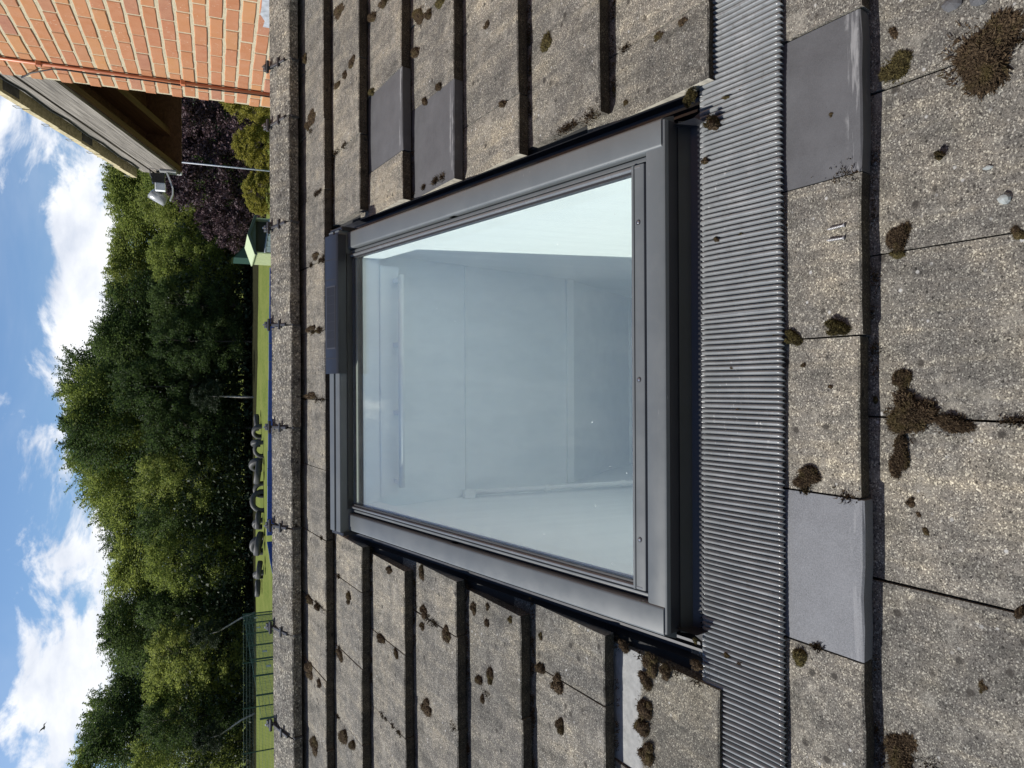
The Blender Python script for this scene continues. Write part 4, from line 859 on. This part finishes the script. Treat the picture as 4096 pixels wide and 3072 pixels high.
for i, (x, y, h) in enumerate(FRONT):
    tree('woodland_tree', 'round', rtx.randrange(3), x, y, h * 1.02, rtx.uniform(3.3, 4.3), 'leaf_' + FM[i], f'{TN[FM[i]]} lower tree at the edge of the wood, {ords[i]} from the brick house', 'lower trees at the edge of the wood', rz=rtx.uniform(0, 6.28))
def pale_stem(x, y, h, lean, lab):
    e = empty('birch_sapling', T(x, y, 0)); tag(e, lab, 'tree', 'pale stems in the shade of the wood')
    b = MB(); b.tube([(0, 0, -.1), (lean * .3, 0, h * .4), (lean, 0, h), (lean * 1.2, .1, h * 1.4)], [.10, .09, .06, .02], 8); b.build('trunk', 'birch', e, True)
    o = link('crown', CROWNS['shrub'][1][0], e); o.matrix_basis = T(lean * 1.1, 0, h * .95) @ Matrix.Diagonal((.6, .6, .55, 1)); o.material_slots[0].link = 'OBJECT'; o.material_slots[0].material = M['leaf_deep']
pale_stem(-1.2, 79.5, 3.3, .1, 'pale upright birch stem against the dark wood behind the tyres')
pale_stem(-23.4, 80.5, 3.4, -1.5, 'pale leaning stem in the shade behind the corner of the mesh fence')
pale_stem(-34.0, 81, 3.3, -1.6, 'pale leaning stem in the shade near the far end of the mesh fence')
# dark undergrowth: one mass nobody could count
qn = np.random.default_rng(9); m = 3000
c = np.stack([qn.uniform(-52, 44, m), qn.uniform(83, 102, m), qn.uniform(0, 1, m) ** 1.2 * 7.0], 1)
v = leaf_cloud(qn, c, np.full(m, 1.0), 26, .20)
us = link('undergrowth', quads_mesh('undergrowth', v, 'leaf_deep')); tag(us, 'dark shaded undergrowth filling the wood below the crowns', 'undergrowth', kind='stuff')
# purple and golden shrubs beside the house
for i, (x, y, h, w_) in enumerate(((15.6, 60, 6.9, 3.6), (19.6, 59, 6.6, 3.8), (12.8, 61.5, 4.8, 2.5))):
    tree('purple_tree', 'shrub', i % 3, x, y, h, w_, 'leaf_purple', ['dark purple-leaved tree in the middle of the purple group', 'dark purple-leaved tree nearest the brick wall', 'dark purple-leaved tree reaching down to the pale green shed'][i], 'purple-leaved trees', rz=i * 1.7)
for i, (x, y, h, w_, mt) in enumerate(((16.6, 45, 3.2, 1.7, 'yellow'), (13.9, 45.5, 2.5, 1.6, 'yellow'), (11.4, 46, 2.0, 1.5, 'yellow'), (18.4, 44, 2.6, 1.5, 'lime'))):
    tree('golden_shrub', 'shrub', (i + 1) % 3, x, y, h, w_, 'leaf_' + mt, ['golden-green shrub second from the brick wall', 'golden-green shrub third from the brick wall', 'golden-green shrub beside the pale green shed', 'yellow-green shrub right beside the brick wall corner'][i], 'golden shrubs along the garden edge', rz=i * 2.1, cat='shrub')
tree('shrub', 'shrub', 1, 18.6, 66, 8.5, 3.4, 'leaf_dark', 'dark green shrub seen under the open eaves, behind the purple trees', None, rz=.4, cat='shrub')

# ------------------------------------------------------------------ garden things
b = MB(); b.tube([(6.91, 25, -.1), (6.92, 25, 4.7)], .021, 10); tag(b.build('metal_pole', 'lead', None, True), 'thin grey metal pole standing in front of the purple trees', 'pole')
# pale green playhouse
ph = empty('playhouse', T(7.7, 40, 0)); tag(ph, 'pale green playhouse with a gabled roof and shaded open front', 'playhouse')
x0, x1, xa = -.90, .90, 0.0; ze, za, D = 1.62, 1.93, 3.9
b = MB(); b.box((x0, .9, 0), (x0 + .05, D, ze)); b.box((x1 - .05, 0, 0), (x1, D, ze)); b.box((x0 + .05, D - .05, 0), (x1 - .05, D, ze)); b.box((x0, 0, 0), (x0 + .05, .9, ze)); b.build('wall', 'shed_green', ph)
for q in range(20): b = MB(); b.bbox((x0 - .022, .03 + q * .195, 0), (x0 - .0005, .15 + q * .195, ze - .03), .006); b.build('cladding_rib', 'shed_green', ph)
b = MB(); b.prism([(x0 + .05, .7, 0), (x1 - .05, .7, 0), (x1 - .05, .7, ze), (xa, .7, za - .05), (x0 + .05, .7, ze)], (0, .05, 0)); b.build('back_of_porch', 'shed_dark', ph)
b = MB(); b.prism([(x0 - .10, -.12, ze - .03), (xa, -.12, za), (xa, -.12, za + .05), (x0 - .10, -.12, ze + .02)], (0, D + .2, 0)); b.build('roof_slope', 'shed_roof', ph)
b = MB(); b.prism([(xa, -.12, za), (x1 + .10, -.12, ze - .03), (x1 + .10, -.12, ze + .02), (xa, -.12, za + .05)], (0, D + .2, 0)); b.build('roof_slope', 'shed_roof', ph)
b = MB(); b.prism([(x0 - .12, -.15, ze - .13), (xa, -.15, za - .10), (x1 + .12, -.15, ze - .13), (x1 + .12, -.15, ze - .01), (xa, -.15, za + .045), (x0 - .12, -.15, ze - .01)], (0, .028, 0)); b.build('gable_board', 'shed_trim', ph)
b = MB(); b.prism([(x0 + .05, -.05, ze - .05), (x1 - .05, -.05, ze - .05), (xa, -.05, za - .03)], (0, .04, 0)); b.build('gable_panel', 'shed_trim', ph)
b = MB(); b.prism([(x0 + .03, -.2, 1.10), (x1 - .03, -.2, .86), (x1 - .03, .35, .90), (x0 + .03, .35, 1.14)], (0, 0, .05)); b.build('counter', 'lead', ph)
for q in range(6): b = MB(); b.bbox((x0 + .05 + q * .285, -.16, 0), (x0 + .32 + q * .285, -.13, 1.06 - .040 * q), .004); b.build('front_board', 'white_board', ph)
# teal shed behind it
ts = empty('teal_shed', T(9.0, 52, 0)); tag(ts, 'dark teal shed with a steep profiled roof behind the playhouse', 'shed')
b = MB(); b.prism([(-.55, 0, 0), (.65, 0, 0), (.65, 0, 1.35), (-.55, 0, 2.42)], (0, 2.6, 0)); b.build('wall', 'teal', ts)
b = MB(); n = 14; vs = []
for yy in (-.1, 2.7):
    for q in range(n * 2 + 1):
        f_ = q / (n * 2); vs.append((-.65 + 1.4 * f_, yy, 2.53 - 1.25 * f_ + (.03 if q % 2 else 0)))
m_ = n * 2 + 1; b.add(vs, [(q, q + 1, m_ + q + 1, m_ + q) for q in range(n * 2)]); b.build('profiled_roof', 'teal', ts)
# half-buried tractor tyres
def tyre_mesh(R0, w_):
    b = MB(); seg, pr = 28, [(-.5, .62), (-.5, .80), (-.42, .95), (-.25, 1.0), (.25, 1.0), (.42, .95), (.5, .80), (.5, .62), (.38, .60), (.40, .78), (.0, .90), (-.40, .78), (-.38, .60)]
    n = len(pr); vs = []
    for q in range(seg):
        a = 2 * math.pi * q / seg; tread = 1.0 + (.018 if q % 2 else 0)
        for (x, r_) in pr: rr = r_ * R0 * (tread if r_ > .9 and abs(x) < .45 else 1); vs.append((x * w_, math.cos(a) * rr, math.sin(a) * rr))
    b.add(vs, [(q * n + i, q * n + (i + 1) % n, ((q + 1) % seg) * n + (i + 1) % n, ((q + 1) % seg) * n + i) for q in range(seg) for i in range(n)]); return b.mesh('tyre', 'tyre', True)
tm1, tm2 = tyre_mesh(.72, .42), tyre_mesh(.95, .5)
TY = [(-3.2, 67.0, 'l', 0, 'tyre lying flat, nearest the brick house end of the row'), (-3.9, 65.5, 'u', 55, 'upright half-buried tyre next to the flat one at the house end'), (-5.0, 67.4, 'u', 20, 'upright tyre at the back of the row, third from the house end'),
      (-5.2, 63.2, 'u', 80, 'upright tyre arch at the front with grass showing through'), (-6.6, 64.8, 'U', 35, 'large upright tyre leaning behind the big flat one'), (-7.0, 62.6, 'L', 8, 'large pale-rimmed tyre lying tilted in the middle of the row'),
      (-8.5, 63.4, 'u', 70, 'upright tyre arch just past the big tilted one'), (-9.4, 63.2, 'U', 100, 'large upright tyre arch with a bright worn shoulder'), (-10.9, 62.9, 'l', 6, 'tyre lying flat beyond the large arch'), (-11.6, 65.2, 'u', 40, 'upright tyre behind the flat one beyond the large arch'),
      (-12.6, 62.0, 'L', 14, 'large tyre lying tilted near the end of the blue boards'), (-13.2, 64.3, 'U', 60, 'large dark upright tyre near the end of the blue boards'), (-14.6, 61.6, 'l', 10, 'flat tyre with a pale centre past the blue boards'), (-15.6, 64.2, 'u', 30, 'upright tyre second from the fence end'), (-17.3, 66.5, 'l', 4, 'tyre lying flat nearest the mesh fence')]
for (x, y, kd, a, lab) in TY:
    big = kd in 'UL'; flat = kd in 'lL'; me = tm2 if big else tm1; Rr = .95 if big else .72
    if flat: M4 = T(x, y, .34 + (.12 if a > 5 else 0)) @ Matrix.Rotation(R(a * 3.0), 4, 'Z') @ Matrix.Rotation(R(90 + a), 4, 'Y')
    else: M4 = T(x, y, Rr * .12) @ Matrix.Rotation(R(a), 4, 'Z')
    tag(link('tyre', me, None, M4), lab, 'tyre', 'tractor tyres on the grass')
# blue boards
def boards(name, p0, p1, n, h, lab):
    p0, p1 = Vector(p0), Vector(p1); e = empty(name, T(*p0)); tag(e, lab, 'barrier'); d = (p1 - p0) / n; a = math.atan2(d.y, d.x)
    b = MB(); b.bbox((.008, -.03, 0), (d.length - .008, .03, h), .01); me = b.mesh('board', 'blue')
    for q in range(n):
        o = link('board', me, e); o.location = d * q + Vector((0, 0, rtx.uniform(-.01, .01))); o.rotation_euler = (0, 0, a)
boards('blue_barrier', (5.6, 36.8, 0), (-7.75, 40.0, 0), 15, 1.10, 'long low barrier of blue boards just beyond the ridge')
boards('blue_barrier', (-7.95, 39.3, 0), (-8.9, 33.5, 0), 6, 1.14, 'short return of blue boards past the gap in the barrier')
# green mesh fence
b = MB(); PL, PH_ = 2.96, 2.0
for q in range(31): x = PL * q / 30; b.add([(x - .005, 0, .08), (x + .005, 0, .08), (x + .005, 0, PH_), (x - .005, 0, PH_), (x, .006, .08), (x, .006, PH_)], [(0, 1, 2, 3), (1, 4, 5, 2), (4, 0, 3, 5)])
for q in range(11): z = .08 + (PH_ - .08) * q / 10; b.add([(0, -.006, z - .006), (PL, -.006, z - .006), (PL, -.006, z + .006), (0, -.006, z + .006), (0, .008, z), (PL, .008, z)], [(0, 1, 2, 3), (3, 2, 5, 4), (4, 5, 1, 0)])
pm = b.mesh('mesh_panel', 'green_steel'); b = MB(); b.box((-.03, -.03, 0), (.03, .03, PH_ + .06)); pom = b.mesh('post', 'green_steel')
b = MB(); b.box((-.18, -.02, 1.2), (.18, -.012, 1.42)); sgm = b.mesh('notice', 'white_board')
def fence(p0, p1, n, lab, signs=()):
    p0, p1 = Vector(p0), Vector(p1); d = (p1 - p0) / n; a = math.atan2(d.y, d.x); e = empty('mesh_fence', T(*p0)); tag(e, lab, 'fence', 'green mesh fencing')
    for q in range(n + 1): o = link('post', pom, e); o.location = d * q
    for q in range(n):
        o = link('mesh_panel', pm, e); o.location = d * q; o.rotation_euler = (0, 0, a); o.scale = (d.length / PL, 1, 1)
        if q in signs: o = link('notice', sgm, e); o.location = d * (q + .5); o.rotation_euler = (0, 0, a)
fence((-14.3, 49, 0), (-12.0, 28, 0), 7, 'green mesh fence running towards the roof, with white notices', (0, 1, 3, 4))
fence((-14.5, 49.1, 0), (-41.5, 52, 0), 9, 'green mesh fence running away along the dark wood')
gt = empty('metal_gate', T(-13.6, 29.5, 0)); tag(gt, 'dark green metal gate frame standing before the mesh fence', 'gate')
for x in (-.5, .5): b = MB(); b.box((x - .035, -.03, 0), (x + .035, .03, 1.5)); b.build('post', 'green_steel', gt)
for z in (.2, .8, 1.42): b = MB(); b.box((-.465, -.02, z), (.465, .02, z + .05)); b.build('rail', 'green_steel', gt)
# bird
bd = MB(); hp = []
for (y, r_) in ((-.22, .01), (-.16, .05), (-.02, .085), (.10, .06), (.16, .055), (.21, .03), (.25, .006)):
    for q in range(8): a = 2 * math.pi * q / 8; hp.append((math.cos(a) * r_, y, math.sin(a) * r_))
bd.add(hp, [(l * 8 + q, l * 8 + (q + 1) % 8, l * 8 + 8 + (q + 1) % 8, l * 8 + 8 + q) for l in range(6) for q in range(8)])
for sg in (-1, 1): bd.prism([(sg * .05, .09, .03), (sg * .26, .13, .16), (sg * .58, .0, .10), (sg * .26, -.03, .15), (sg * .05, -.10, .03)], (0, 0, -.012))
bd.prism([(-.04, -.18, 0), (.04, -.18, 0), (.09, -.36, .01), (-.09, -.36, .01)], (0, 0, .012))
o = bd.build('bird', 'slate', None, True); o.location = (-27.8, 70, CAMZ + 13.3); o.rotation_euler = (.1, .3, 1.2); tag(o, 'dark bird in flight against the white cloud', 'bird')
